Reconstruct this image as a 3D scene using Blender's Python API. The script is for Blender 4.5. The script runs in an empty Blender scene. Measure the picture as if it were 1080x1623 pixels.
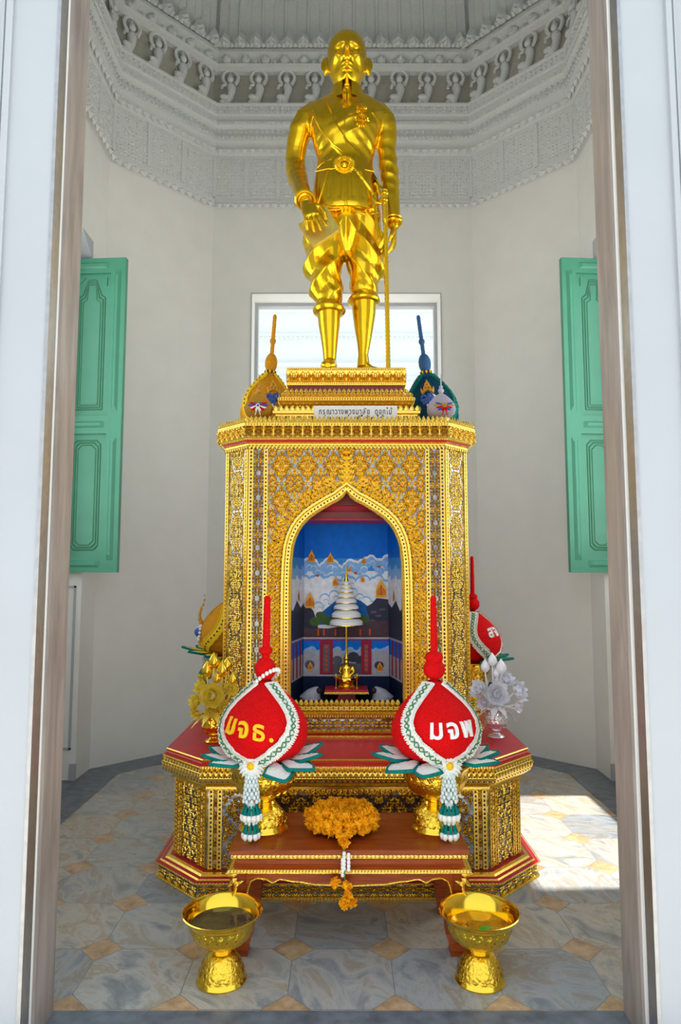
import bpy, bmesh, math, random
from mathutils import Vector, Matrix, noise
from mathutils.bvhtree import BVHTree

scene = bpy.context.scene
COL = scene.collection
PI = math.pi
R = math.radians
random.seed(7)

# ------------------------------------------------------------------ camera, sky, sun, exposure
cam_data = bpy.data.cameras.new('camera')
cam = bpy.data.objects.new('camera', cam_data)
COL.objects.link(cam)
cam_data.sensor_fit = 'VERTICAL'
cam_data.sensor_height = 36.0
cam_data.lens = 24.0
cam_data.clip_start = 0.05
PITCH = math.atan(0.0925)
cam.location = (0, 0, 1.5)
cam.rotation_euler = (PI / 2 + PITCH, 0, 0)
scene.camera = cam

scene.view_settings.view_transform = 'Standard'
scene.view_settings.look = 'None'
scene.view_settings.gamma = 1
scene.view_settings.use_curve_mapping = False
scene.view_settings.exposure = 0.66
SKY = .85
SUN = 5.5

world = bpy.data.worlds.new('sky')
scene.world = world
world.use_nodes = True
wt = world.node_tree
wt.nodes.clear()
wo = wt.nodes.new('ShaderNodeOutputWorld')
wb = wt.nodes.new('ShaderNodeBackground')
wr = wt.nodes.new('ShaderNodeValToRGB')
wx = wt.nodes.new('ShaderNodeSeparateXYZ')
wc = wt.nodes.new('ShaderNodeTexCoord')
wt.links.new(wc.outputs['Generated'], wx.inputs[0])
wt.links.new(wx.outputs['Z'], wr.inputs[0])
wr.color_ramp.elements[0].position = 0.0
wr.color_ramp.elements[0].color = (0.95, 0.98, 1.0, 1)
wr.color_ramp.elements[1].position = 0.8
wr.color_ramp.elements[1].color = (0.72, 0.86, 1.0, 1)
wt.links.new(wr.outputs[0], wb.inputs[0])
wb.inputs[1].default_value = SKY
wt.links.new(wb.outputs[0], wo.inputs[0])

sun_data = bpy.data.lights.new('sun', 'SUN')
sun_data.energy = SUN
sun_data.angle = R(1.2)
sun_data.color = (1.0, 0.95, 0.86)
sun = bpy.data.objects.new('sun', sun_data)
COL.objects.link(sun)
sun.location = (3, 4, 9)
sun.rotation_euler = Vector((-1.0, -0.03, -2.95)).to_track_quat('-Z', 'Y').to_euler()


# area lights added at the two side windows to brighten the room
for nm, loc, rot, sx_, sy_, en in (('window_fill_light_left', (-2.30, 4.35, 2.85), (0, -PI / 2, 0), 2.3, 1.2, 9), ('window_fill_light_right', (2.34, 4.35, 2.85), (0, PI / 2, 0), 2.3, 1.2, 13)):
    ld = bpy.data.lights.new(nm, 'AREA')
    ld.shape = 'RECTANGLE'; ld.size = sx_; ld.size_y = sy_; ld.energy = en; ld.color = (.93, .97, 1.0)
    lo = bpy.data.objects.new(nm, ld); COL.objects.link(lo)
    lo.location = loc; lo.rotation_euler = rot


# ------------------------------------------------------------------ helpers
def at(px, py, Y):
    """point of the place at depth Y that a sight line of the photograph passes through"""
    r = (811.5 - py) / 1082.0
    c, s = math.cos(PITCH), math.sin(PITCH)
    z = Y * (s + r * c) / (c - r * s)
    w = Y * c + z * s
    return Vector(((px - 540) / 1082.0 * w, Y, z + 1.5))


class MB:
    def __init__(self):
        self.v = []
        self.f = []
        self.m = []
        self.s = []

    def add(self, verts, faces, m=0, smooth=False):
        b = len(self.v)
        self.v.extend([tuple(p) for p in verts])
        for f in faces:
            self.f.append([b + i for i in f])
            self.m.append(m)
            self.s.append(smooth)

    def poly(self, pts, m=0):
        self.add(pts, [list(range(len(pts)))], m)

    def box(self, x0, x1, y0, y1, z0, z1, m=0):
        v = [(x, y, z) for z in (z0, z1) for y in (y0, y1) for x in (x0, x1)]
        self.add(v, [[0, 2, 3, 1], [4, 5, 7, 6], [0, 1, 5, 4], [2, 6, 7, 3], [0, 4, 6, 2], [1, 3, 7, 5]], m)

    def obox(self, c, ax, ay, az, m=0):
        c, ax, ay, az = Vector(c), Vector(ax), Vector(ay), Vector(az)
        v = [c + ax * i + ay * j + az * k for k in (-1, 1) for j in (-1, 1) for i in (-1, 1)]
        self.add(v, [[0, 2, 3, 1], [4, 5, 7, 6], [0, 1, 5, 4], [2, 6, 7, 3], [0, 4, 6, 2], [1, 3, 7, 5]], m)

    def rings(self, rings, m=0, smooth=True, closed=True, cap0=True, cap1=True, mats=None):
        n = len(rings[0])
        b = len(self.v)
        for r in rings:
            self.v.extend([tuple(p) for p in r])
        for i in range(len(rings) - 1):
            mm = mats[i] if mats else m
            for j in range(n if closed else n - 1):
                k = (j + 1) % n
                self.f.append([b + i * n + j, b + i * n + k, b + (i + 1) * n + k, b + (i + 1) * n + j])
                self.m.append(mm)
                self.s.append(smooth)
        if cap0:
            self.f.append([b + j for j in range(n)][::-1]); self.m.append(mats[0] if mats else m); self.s.append(False)
        if cap1:
            self.f.append([b + (len(rings) - 1) * n + j for j in range(n)]); self.m.append(mats[-1] if mats else m); self.s.append(False)

    def lathe(self, prof, seg=32, c=(0, 0, 0), m=0, mats=None, wob=None, cap0=False, cap1=False):
        rr = []
        for i, (r, z) in enumerate(prof):
            ring = []
            for j in range(seg):
                a = 2 * PI * j / seg
                q = r if wob is None else r + wob(i, j, r, z)
                ring.append((c[0] + q * math.cos(a), c[1] + q * math.sin(a), c[2] + z))
            rr.append(ring)
        self.rings(rr, m, True, True, cap0, cap1, mats)

    def tube(self, pts, rad, seg=8, m=0, closed=False, flat=1.0):
        pts = [Vector(p) for p in pts]
        n = len(pts)
        rads = rad if isinstance(rad, (list, tuple)) else [rad] * n
        rr = []
        up = None
        for i, p in enumerate(pts):
            if closed:
                t = pts[(i + 1) % n] - pts[i - 1]
            else:
                t = pts[min(i + 1, n - 1)] - pts[max(i - 1, 0)]
            t.normalize()
            if up is None:
                up = Vector((0, 0, 1)) if abs(t.z) < .8 else Vector((0, 1, 0))
            a = t.cross(up)
            if a.length < 1e-5:
                a = t.cross(Vector((1, 0, 0)))
            a.normalize()
            b = a.cross(t).normalized()
            up = b
            rr.append([p + a * (rads[i] * math.cos(2 * PI * k / seg)) + b * (rads[i] * flat * math.sin(2 * PI * k / seg)) for k in range(seg)])
        if closed:
            rr.append(rr[0])
        self.rings(rr, m, True, True, not closed, not closed)

    def ball(self, c, r, seg=10, rng=6, m=0, sc=(1, 1, 1), rot=None):
        rr = []
        c = Vector(c)
        for i in range(1, rng):
            a = PI * i / rng
            ring = []
            for k in range(seg):
                p = Vector((math.sin(a) * math.cos(2 * PI * k / seg) * sc[0], math.sin(a) * math.sin(2 * PI * k / seg) * sc[1], -math.cos(a) * sc[2])) * r
                if rot is not None:
                    p = rot @ p
                ring.append(c + p)
            rr.append(ring)
        b = len(self.v)
        self.rings(rr, m, True, True, False, False)
        e = len(self.v)
        p0 = Vector((0, 0, -sc[2])) * r
        p1 = -p0
        if rot is not None:
            p0 = rot @ p0; p1 = rot @ p1
        self.v.append(tuple(c + p0)); self.v.append(tuple(c + p1))
        for k in range(seg):
            self.f.append([e, b + (k + 1) % seg, b + k]); self.m.append(m); self.s.append(True)
            self.f.append([e + 1, e - seg + k, e - seg + (k + 1) % seg]); self.m.append(m); self.s.append(True)

    def leaf(self, o, d, w, n, L, W, h, m=0):
        """small raised leaf: o base point, d direction, w across, n out of the surface"""
        p = [o, o + d * (.28 * L) + w * (.5 * W), o + d * (.68 * L) + w * (.34 * W), o + d * L, o + d * (.68 * L) - w * (.34 * W), o + d * (.28 * L) - w * (.5 * W), o + d * (.4 * L) + n * h]
        self.add(p, [[6, 1, 0], [6, 2, 1], [6, 3, 2], [6, 4, 3], [6, 5, 4], [6, 0, 5]], m)

    def gem(self, o, d, w, n, r, h, m=1):
        o = Vector(o)
        p = [o + d * (r * math.cos(k * PI / 3)) + w * (r * math.sin(k * PI / 3)) for k in range(6)] + [o + n * h]
        self.add(p, [[6, k, (k + 1) % 6] for k in range(6)], m, True)

    def build(self, name, mats, parent=None, sharp=40, loc=None):
        me = bpy.data.meshes.new(name)
        me.from_pydata(self.v, [], self.f)
        me.polygons.foreach_set('material_index', self.m)
        me.polygons.foreach_set('use_smooth', self.s)
        for mt in (mats if isinstance(mats, (list, tuple)) else [mats]):
            me.materials.append(mt)
        me.validate()
        bm = bmesh.new(); bm.from_mesh(me)
        bmesh.ops.recalc_face_normals(bm, faces=bm.faces)
        bm.to_mesh(me); bm.free()
        if sharp and any(self.s):
            me.set_sharp_from_angle(angle=R(sharp))
        me.update()
        o = bpy.data.objects.new(name, me)
        COL.objects.link(o)
        if parent is not None:
            o.parent = parent
            if parent.get('world_parts'):
                o.matrix_parent_inverse = parent_matrix(parent).inverted()
        if loc is not None:
            o.location = loc
        return o


def parent_matrix(p):
    return Matrix.LocRotScale(p.location, p.rotation_euler, p.scale)


def tag(o, label=None, cat=None, group=None, kind=None):
    if label: o['label'] = label
    if cat: o['category'] = cat
    if group: o['group'] = group
    if kind: o['kind'] = kind
    return o


def empty(name, loc=(0, 0, 0), label=None, cat=None, group=None, world_parts=False):
    """Empty at the base of a thing; world_parts: its parts are given in world coordinates"""
    o = bpy.data.objects.new(name, None)
    COL.objects.link(o)
    o.location = loc
    o.empty_display_size = .1
    tag(o, label, cat, group)
    if world_parts:
        o['world_parts'] = 1
    return o


def copy_tree(o, parent=None):
    c = o.copy()
    COL.objects.link(c)
    if parent is not None:
        c.parent = parent
    for ch in [x for x in o.children]:
        copy_tree(ch, c)
    return c


def structure(o):
    o['kind'] = 'structure'
    return o


# ------------------------------------------------------------------ materials
class NT:
    def __init__(self, name):
        self.mat = bpy.data.materials.new(name)
        self.mat.use_nodes = True
        self.t = self.mat.node_tree
        self.p = self.t.nodes['Principled BSDF']

    def n(self, kind, **kw):
        nd = self.t.nodes.new(kind)
        for k, v in kw.items():
            if k.startswith('i_'):
                key = k[2:]
                key = int(key) if key.isdigit() else key.replace('_', ' ')
                nd.inputs[key].default_value = v
            else:
                setattr(nd, k, v)
        return nd

    def l(self, a, b):
        self.t.links.new(a, b)

    def math(self, op, a, b=None, c=None):
        nd = self.n('ShaderNodeMath', operation=op)
        for i, x in enumerate((a, b, c)):
            if x is None: continue
            if isinstance(x, (int, float)): nd.inputs[i].default_value = x
            else: self.l(x, nd.inputs[i])
        return nd.outputs[0]

    def mix(self, fac, a, b):
        nd = self.n('ShaderNodeMix', data_type='RGBA')
        if isinstance(fac, (int, float)): nd.inputs[0].default_value = fac
        else: self.l(fac, nd.inputs[0])
        for i, x in ((6, a), (7, b)):
            if isinstance(x, (tuple, list)): nd.inputs[i].default_value = (*x[:3], 1)
            else: self.l(x, nd.inputs[i])
        return nd.outputs[2]

    def ramp(self, fac, stops, interp='LINEAR'):
        nd = self.n('ShaderNodeValToRGB')
        cr = nd.color_ramp
        cr.interpolation = interp
        while len(cr.elements) < len(stops): cr.elements.new(.5)
        for e, (p, c) in zip(cr.elements, stops):
            e.position = p
            e.color = (*c[:3], 1)
        self.l(fac, nd.inputs[0])
        return nd.outputs[0]

    def obj(self):
        return self.n('ShaderNodeTexCoord').outputs['Object']

    def noise(self, scale, detail=4, rough=.5, vec=None, dist=0):
        nd = self.n('ShaderNodeTexNoise', i_Scale=scale, i_Detail=detail, i_Roughness=rough, i_Distortion=dist)
        self.l(vec if vec is not None else self.obj(), nd.inputs['Vector'])
        return nd.outputs['Fac']

    def voro(self, scale, feature='F1', out='Distance', vec=None):
        nd = self.n('ShaderNodeTexVoronoi', i_Scale=scale, feature=feature)
        self.l(vec if vec is not None else self.obj(), nd.inputs['Vector'])
        return nd.outputs[out]

    def bump(self, h, strength=.5, dist=.01):
        nd = self.n('ShaderNodeBump', i_Strength=strength, i_Distance=dist)
        self.l(h, nd.inputs['Height'])
        self.l(nd.outputs[0], self.p.inputs['Normal'])

    def set(self, color=None, rough=.5, metal=0.0, **kw):
        if color is not None:
            if isinstance(color, (tuple, list)): self.p.inputs['Base Color'].default_value = (*color[:3], 1)
            else: self.l(color, self.p.inputs['Base Color'])
        if isinstance(rough, (int, float)): self.p.inputs['Roughness'].default_value = rough
        else: self.l(rough, self.p.inputs['Roughness'])
        self.p.inputs['Metallic'].default_value = metal
        for k, v in kw.items():
            self.p.inputs[k.replace('_', ' ')].default_value = v
        return self.mat


def simple(name, color, rough=.5, metal=0.0, nscale=0, nstr=.3, ndist=.003, vary=.08, **kw):
    t = NT(name)
    f = t.noise(nscale if nscale else 12, 4)
    a = tuple(max(0, c * (1 - vary)) for c in color)
    b = tuple(min(1, c * (1 + vary)) for c in color)
    col = t.ramp(f, [(.3, a), (.7, b)])
    if nscale:
        t.bump(t.noise(nscale, 3), nstr, ndist)
    if rough > .54: t.p.inputs['Specular IOR Level'].default_value = .12
    return t.set(col, rough, metal, **kw)


GOLD = (1.0, .60, .035)
M = {}
M['statue_gold'] = (lambda t: (t.bump(t.noise(22, 3), .12, .01), t.set(t.ramp(t.noise(5, 3), [(.3, (.90, .57, .018)), (.7, (.97, .63, .03))]), .24, 1.0))[1])(NT('gilded_statue'))
M['gold'] = simple('gilded_relief', (1.0, .65, .12), .27, 1.0, 160, .5, .002, .1)
M['gold_shade'] = simple('shaded_gold_backing', (.17, .10, .02), .5, .6, 120, .6, .002, .3)  # backing between relief leaves: shade in the gaps put into the colour
M['bowl_gold'] = (lambda t: (t.bump(t.math('ADD', t.voro(85, 'SMOOTH_F1'), t.noise(120, 4)), .6, .005), t.set((1.0, .66, .06), .2, 1.0))[1])(NT('embossed_brass'))
M['bright_gold'] = simple('polished_brass', (1.0, .66, .06), .14, 1.0, 6, .03, .003, .03)
M['yellow_gold'] = simple('yellow_foil', (.98, .76, .10), .28, .25, 40, .3, .003, .1)
M['mirror'] = (lambda t: (t.bump(t.voro(28, 'F1', 'Distance'), .25, .004), t.set(t.ramp(t.noise(30, 3), [(.35, (.17, .165, .16)), (.65, (.42, .41, .38))]), .16, .9))[1])(NT('mirror_mosaic'))
M['gem'] = (lambda t: t.set(t.ramp(t.voro(90, 'F1', 'Color'), [(0, (.02, .02, .02)), (.45, (.10, .01, .02)), (.6, (.01, .02, .10)), (.75, (.01, .10, .05)), (.9, (.4, .4, .42))], 'CONSTANT'), .1, .2))(NT('glass_gems'))
M['red_paint'] = simple('red_lacquer', (.52, .010, .028), .35, 0, 9, .05, .003, .12, Specular_IOR_Level=.25, Coat_Weight=.08)
M['deep_red'] = simple('dark_red_lacquer', (.22, .012, .012), .4, 0, 9, .05, .003, .2)
M['plaster'] = simple('white_wall_plaster', (.86, .86, .83), .65, 0, 5, .06, .01, .02)
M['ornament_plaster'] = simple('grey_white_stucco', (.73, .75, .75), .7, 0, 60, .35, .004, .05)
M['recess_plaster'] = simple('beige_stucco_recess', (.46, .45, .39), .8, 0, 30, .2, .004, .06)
M['white_paint'] = simple('white_gloss_paint', (.45, .48, .515), .35, 0, 3, .05, .004, .02)
M['bright_paint'] = simple('white_outer_paint', (.48, .50, .53), .5, 0, 3, .05, .004, .02)
M['porch_paint'] = simple('white_porch_paint', (.74, .79, .79), .5, 0, 3, .05, .004, .01)
M['green_paint'] = simple('green_shutter_paint', (.075, .34, .21), .38, 0, 4, .05, .004, .06)
M['dark_green_paint'] = simple('green_groove_paint', (.055, .25, .14), .45, 0, 4, .05, .004, .06)
M['slate'] = simple('blue_grey_slate', (.14, .16, .19), .35, 0, 14, .1, .003, .35)
M['paving'] = simple('pale_paving', (.55, .54, .51), .8, 0, 8, .2, .01, .1)
M['red_flower'] = simple('red_dried_flower', (.86, .004, .006), .75, 0, 260, .9, .006, .35)
M['yellow_flower'] = simple('ochre_dried_flower', (.68, .30, .015), .7, 0, 220, .9, .006, .4)
M['orange_flower'] = simple('orange_beadwork', (.85, .36, .02), .5, 0, 260, .9, .006, .4)
M['blue_flower'] = simple('deep_blue_dried_flower', (.004, .055, .10), .7, 0, 240, .9, .006, .5)
M['blue_bead'] = simple('blue_spire_beads', (.01, .09, .26), .5, 0, 260, .6, .004, .4)
M['silver_flower'] = simple('silver_beadwork', (.72, .66, .76), .3, .5, 240, .9, .006, .25)
M['white_flower'] = simple('white_petal', (.88, .88, .82), .6, 0, 120, .5, .004, .05)
M['pale_blue_flower'] = simple('pale_bud_petal', (.74, .84, .84), .5, 0, 120, .4, .004, .06)
M['teal'] = simple('teal_rope', (.0, .20, .17), .55, 0, 200, .8, .004, .3)
M['leaf_green'] = simple('sage_green_thread', (.09, .26, .12), .6, 0, 150, .6, .004, .3)
M['marigold'] = simple('marigold_petal', (1.0, .43, .008), .6, 0, 60, .3, .004, .10)
M['yellow'] = simple('yellow_thread', (.95, .60, .02), .55, 0, 160, .5, .003, .1)
M['white'] = simple('white_thread', (.9, .9, .88), .55, 0, 160, .5, .003, .03)
M['blue'] = simple('blue_thread', (.03, .10, .42), .5, 0, 160, .5, .003, .2)
M['black'] = simple('black_bead', (.015, .015, .02), .4, 0, 60, .3, .003, .2)
M['silver'] = simple('silver_foil', (.86, .86, .90), .22, .8, 40, .4, .004, .06)
M['silver_petal'] = simple('frosted_petal', (.90, .90, .96), .28, .1, 40, .4, .004, .04, Coat_Weight=.5)
M['paper'] = simple('white_paper', (.85, .83, .82), .6, 0, 20, .05, .002, .03)
M['book_gold'] = simple('brushed_gold', (1.0, .78, .20), .42, 1.0, 50, .2, .003, .05)
M['ink'] = simple('black_ink', (.03, .03, .03), .7, 0, 20, .05, .002, .1)
M['steel'] = simple('brushed_metal', (.45, .45, .46), .35, .9, 30, .2, .003, .1)

t = NT('reddish_table_wood')
mp = t.n('ShaderNodeMapping'); mp.inputs['Scale'].default_value = (1.2, 14, 14)
t.l(t.obj(), mp.inputs[0])
wv = t.noise(3.5, 6, .6, mp.outputs[0], 1.5)
M['wood'] = t.set(t.ramp(wv, [(.25, (.16, .022, .004)), (.5, (.30, .050, .008)), (.75, (.40, .080, .014))]), .32, 0, Specular_IOR_Level=.3)

t = NT('brown_stone_jamb')
mp = t.n('ShaderNodeMapping'); mp.inputs['Scale'].default_value = (6, 6, .7)
t.l(t.obj(), mp.inputs[0])
M['jamb'] = t.set(t.ramp(t.noise(3, 5, .6, mp.outputs[0], .6), [(.3, (.25, .215, .20)), (.55, (.36, .31, .28)), (.75, (.46, .40, .36))]), .38, .15)

# octagon and dot marble floor
t = NT('octagon_marble_tiles')
sx = t.n('ShaderNodeSeparateXYZ'); t.l(t.obj(), sx.inputs[0])
G = .387
gu = t.math('DIVIDE', t.math('ADD', sx.outputs[0], .19), G)
gv = t.math('DIVIDE', t.math('SUBTRACT', sx.outputs[1], 2.515), G)
fu = t.math('ABSOLUTE', t.math('SUBTRACT', t.math('FRACT', t.math('ADD', gu, .5)), .5))
fv = t.math('ABSOLUTE', t.math('SUBTRACT', t.math('FRACT', t.math('ADD', gv, .5)), .5))
su = t.math('ADD', fu, fv)
dia = t.math('LESS_THAN', su, .225)
gd = t.math('LESS_THAN', t.math('ABSOLUTE', t.math('SUBTRACT', su, .225)), .006)
gl = t.math('MULTIPLY', t.math('LESS_THAN', t.math('MINIMUM', fu, fv), .005), t.math('SUBTRACT', 1, dia))
gr = t.math('MAXIMUM', gd, gl)
cu = t.math('FLOOR', gu); cv = t.math('FLOOR', gv)
cb = t.n('ShaderNodeCombineXYZ'); t.l(cu, cb.inputs[0]); t.l(cv, cb.inputs[1])
wn = t.n('ShaderNodeTexWhiteNoise', noise_dimensions='2D'); t.l(cb.outputs[0], wn.inputs['Vector'])
off = t.n('ShaderNodeVectorMath', operation='MULTIPLY_ADD')
t.l(wn.outputs['Color'], off.inputs[0]); off.inputs[1].default_value = (9, 9, 9); t.l(t.obj(), off.inputs[2])
rot = t.n('ShaderNodeVectorRotate', rotation_type='Z_AXIS'); t.l(off.outputs[0], rot.inputs['Vector']); t.l(t.math('MULTIPLY', wn.outputs['Value'], 1.6), rot.inputs['Angle'])
mpv = t.n('ShaderNodeMapping'); mpv.inputs['Scale'].default_value = (1.0, 2.0, 1); t.l(rot.outputs[0], mpv.inputs[0])
vein = t.noise(3.0, 8, .62, mpv.outputs[0], 1.6)
base = t.ramp(vein, [(.22, (.17, .19, .22)), (.38, (.36, .38, .39)), (.5, (.58, .57, .54)), (.60, (.46, .39, .31)), (.70, (.66, .65, .62)), (.8, (.52, .52, .53))])
tint = t.ramp(wn.outputs['Value'], [(0, (.52, .58, .68)), (.35, (.85, .85, .84)), (.6, (.92, .84, .75)), (1, (.70, .73, .78))])
mul = t.n('ShaderNodeMix', data_type='RGBA', blend_type='MULTIPLY'); mul.inputs[0].default_value = 1.0
t.l(base, mul.inputs[6]); t.l(tint, mul.inputs[7])
dcol = t.ramp(t.noise(14, 6, .65), [(.3, (.33, .19, .10)), (.55, (.55, .37, .21)), (.75, (.66, .50, .33))])
colr = t.mix(dia, mul.outputs[2], dcol)
colr = t.mix(gr, colr, (.22, .23, .25))
M['floor'] = t.set(colr, t.ramp(t.noise(6, 3), [(.3, (.22, .22, .22)), (.7, (.4, .4, .4))]), 0)

# ------------------------------------------------------------------ the room: an eight-sided tower
CX, CY = .02, 4.35
HW, HD, CH = 1.97, 1.85, .74


def octo(d=0.0, hw=HW, hd=HD, ch=CH, cx=CX, cy=CY):
    """corners of the octagon grown by d, from front left anticlockwise seen from above"""
    w, h, c = hw + d, hd + d, ch + d * .586
    return [(cx - w + c, cy - h), (cx + w - c, cy - h), (cx + w, cy - h + c), (cx + w, cy + h - c),
            (cx + w - c, cy + h), (cx - w + c, cy + h), (cx - w, cy + h - c), (cx - w, cy - h + c)]


def prism(mb, poly, z0, z1, m=0):
    n = len(poly)
    mb.add([(x, y, z0) for x, y in poly] + [(x, y, z1) for x, y in poly],
           [list(range(n))[::-1], list(range(n, 2 * n))] + [[i, (i + 1) % n, n + (i + 1) % n, n + i] for i in range(n)], m)


def seg_wall(name, a, b, A, B, z0, z1, mat, holes=None):
    """wall between inner edge a-b and outer edge A-B; holes = [(t0,t1,z0,z1)] in fractions of a-b"""
    mb = MB()
    a, b, A, B = map(Vector, (a, b, A, B))
    L = (b - a).length
    dirv = (b - a).normalized()
    nrm = Vector((dirv.y, -dirv.x))
    if nrm.dot(A - a) < 0: nrm = -nrm
    th = nrm.dot(A - a)

    def piece(s0, s1, w0, w1):
        p0 = a + dirv * s0; p1 = a + dirv * s1
        q0 = A if s0 <= 0 else p0 + nrm * th
        q1 = B if s1 >= L else p1 + nrm * th
        prism(mb, [tuple(p0), tuple(p1), tuple(q1), tuple(q0)], w0, w1)
    if not holes:
        piece(0, L, z0, z1)
    else:
        s0, s1, h0, h1 = holes
        piece(0, s0, z0, z1); piece(s1, L, z0, z1)
        if h0 > z0: piece(s0, s1, z0, h0)
        if h1 < z1: piece(s0, s1, h1, z1)
    return structure(mb.build(name, mat, sharp=None))


TH = .34
I8, O8 = octo(), octo(TH)
TOPZ = 6.9
O8[0] = (O8[0][0], 2.33); O8[1] = (O8[1][0], 2.33)
# side bays: full height recesses in the side walls with a window above an apron
BAY0, BAY1 = 3.42, 5.17
OPZ0, OPZ1 = 1.50, 4.12
seg_wall('wall_front', I8[0], I8[1], O8[0], O8[1], -.02, TOPZ, M['plaster'], ((CX - 1.02) - I8[0][0], (CX + .965) - I8[0][0], -.02, 4.6))
seg_wall('wall_front_right', I8[1], I8[2], O8[1], O8[2], -.02, TOPZ, M['plaster'])
seg_wall('wall_right', I8[2], I8[3], O8[2], O8[3], -.02, TOPZ, M['plaster'], (BAY0 - I8[2][1], BAY1 - I8[2][1], -.02, OPZ1))
seg_wall('wall_back_right', I8[3], I8[4], O8[3], O8[4], -.02, TOPZ, M['plaster'])
WX0, WX1, WZ0, WZ1 = at(400, 466, 6.2).x, at(698, 466, 6.2).x, 2.55, at(549, 466, 6.2).z
seg_wall('wall_back', I8[5], I8[4], O8[5], O8[4], -.02, TOPZ, M['plaster'], (WX0 - I8[5][0], WX1 - I8[5][0], WZ0, WZ1))
seg_wall('wall_back_left', I8[5], I8[6], O8[5], O8[6], -.02, TOPZ, M['plaster'])
seg_wall('wall_left', I8[7], I8[6], O8[7], O8[6], -.02, TOPZ, M['plaster'], (BAY0 - I8[7][1], BAY1 - I8[7][1], -.02, OPZ1))
seg_wall('wall_front_left', I8[7], I8[0], O8[7], O8[0], -.02, TOPZ, M['plaster'])

# floor and its slate border
mb = MB()
mb.add([(x, y, 0) for x, y in I8] + [(x, y, 0) for x, y in octo(TH)], [list(range(8))] + [[i, (i + 1) % 8, 8 + (i + 1) % 8, 8 + i] for i in range(8)])
structure(mb.build('floor', M['floor'], sharp=None))
mb = MB()
ins = octo(-.26)
outb = octo(.0)
for i in range(1, 8):
    j = (i + 1) % 8
    mb.add([(*ins[i], .002), (*ins[j], .002), (*outb[j], .002), (*outb[i], .002)], [[0, 1, 2, 3]])
for sx_, x0, x1 in ((1, CX + HW, CX + HW + .26), (-1, CX - HW - .26, CX - HW)):
    mb.add([(x0, BAY0, .002), (x1, BAY0, .002), (x1, BAY1, .002), (x0, BAY1, .002)], [[0, 1, 2, 3]])
structure(mb.build('trim_1', M['slate'], sharp=None))

# door sill, stone jambs and the outer door surround
mb = MB(); mb.box(CX - 1.3, CX + 1.3, 2.1, 2.50, -.03, .006)
structure(mb.build('trim_2', M['slate'], sharp=None))
for k, s in ((3, -1), (4, 1)):
    x = CX + (-1.02 if s < 0 else .967)
    mb = MB()
    mb.box(min(x - s * .012, x + s * .10), max(x - s * .012, x + s * .10), 2.345, 2.495, 0, 4.6)
    mb.box(min(x + s * .004, x + s * .06), max(x + s * .004, x + s * .06), 2.325, 2.345, 0, 4.6)
    structure(mb.build('trim_%d' % k, M['jamb'], sharp=None))
for k, s, xj in ((1, -1, CX - 1.015), (2, 1, CX + .965)):
    # open door leaf folded back against the outer wall, moulded panels on its face
    mb = MB()
    y = 2.26
    a, b = xj + s * .012, xj + s * .72
    mb.box(min(a, b), max(a, b), y, y + .05, .03, 4.58)
    for u, w_, h_ in ((.17, .02, .014), (.20, .008, .007), (.60, .02, .014)):
        xs = sorted((xj + s * u, xj + s * (u + w_)))
        mb.box(xs[0], xs[1], y - h_, y, .10, 4.5)
    d = structure(mb.build('door_%d' % k, M['white_paint'], sharp=None))
    mb = MB()
    xs = sorted((xj + s * .0, xj + s * .012))
    mb.box(xs[0], xs[1], y - .004, y + .056, .03, 4.58)
    mb.build('edge_strip', M['steel'], d, sharp=None)
mb = MB()
mb.box(-3.2, CX - 1.10, 2.325, 2.36, 0, 5.4); mb.box(CX + 1.06, 3.2, 2.325, 2.36, 0, 5.4)
structure(mb.build('wall_outer', M['bright_paint'], sharp=None))
mb = MB()
mb.box(-14, 14, -14, 2.10, -.12, -.03); mb.box(-14, -2.6, 2.10, 14, -.12, -.03); mb.box(2.6, 14, 2.10, 14, -.12, -.03); mb.box(-2.6, 2.6, 6.8, 14, -.12, -.03)
structure(mb.build('ground', M['paving'], sharp=None))

# side bays: apron wall, reveal mouldings, window frame with chamfered head, open green shutters
for k, s in ((1, -1), (2, 1)):
    xi = CX + s * HW
    def bx(u0, u1, y0, y1, z0, z1):
        a, b = sorted((xi + s * u0, xi + s * u1))
        mb.box(a, b, y0, y1, z0, z1)
    mb = MB()
    bx(.24, .34, BAY0, BAY1, 0, OPZ0)
    bx(.20, .34, BAY0, BAY1, OPZ0 - .05, OPZ0)
    structure(mb.build('wall_apron_left' if s < 0 else 'wall_apron_right', M['plaster'], sharp=None))
    mb = MB()
    W0, W1 = BAY0 + .05, BAY1 - .33
    bx(.22, .32, BAY0, W0, OPZ0, OPZ1); bx(.22, .32, W1, BAY1, OPZ0, OPZ1)
    bx(.22, .32, W0, W1, OPZ1 - .12, OPZ1); bx(.22, .32, W0, W1, OPZ0, OPZ0 + .06)
    structure(mb.build('window_%d' % k, M['bright_paint'], sharp=None))
    mb = MB()
    # chamfered head blocks and a panel moulding down the far reveal
    for y0, y1 in ((BAY1, BAY1 - .22), (BAY0, BAY0 + .22)):
        pr = [(y0, OPZ1), (y1, OPZ1), (y0, OPZ1 - .16)]
        xs = sorted((xi, xi + s * .22))
        mb.add([(x, a, b) for x in xs for a, b in pr], [[0, 1, 2], [3, 4, 5], [0, 1, 4, 3], [1, 2, 5, 4], [2, 0, 3, 5]])
    for z0, z1 in ((.22, 1.42), (1.6, 3.8)):
        for u in (.04, .17):
            bx(u, u + .014, BAY1 - .012, BAY1, z0, z1)
        bx(.04, .184, BAY1 - .012, BAY1, z0, z0 + .014); bx(.04, .184, BAY1 - .012, BAY1, z1 - .014, z1)
    bx(-.004, .04, BAY1 - .02, BAY1 + .0, 0, .12)
    structure(mb.build('trim_%d' % (10 + k), M['white_paint'], sharp=None))

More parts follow.
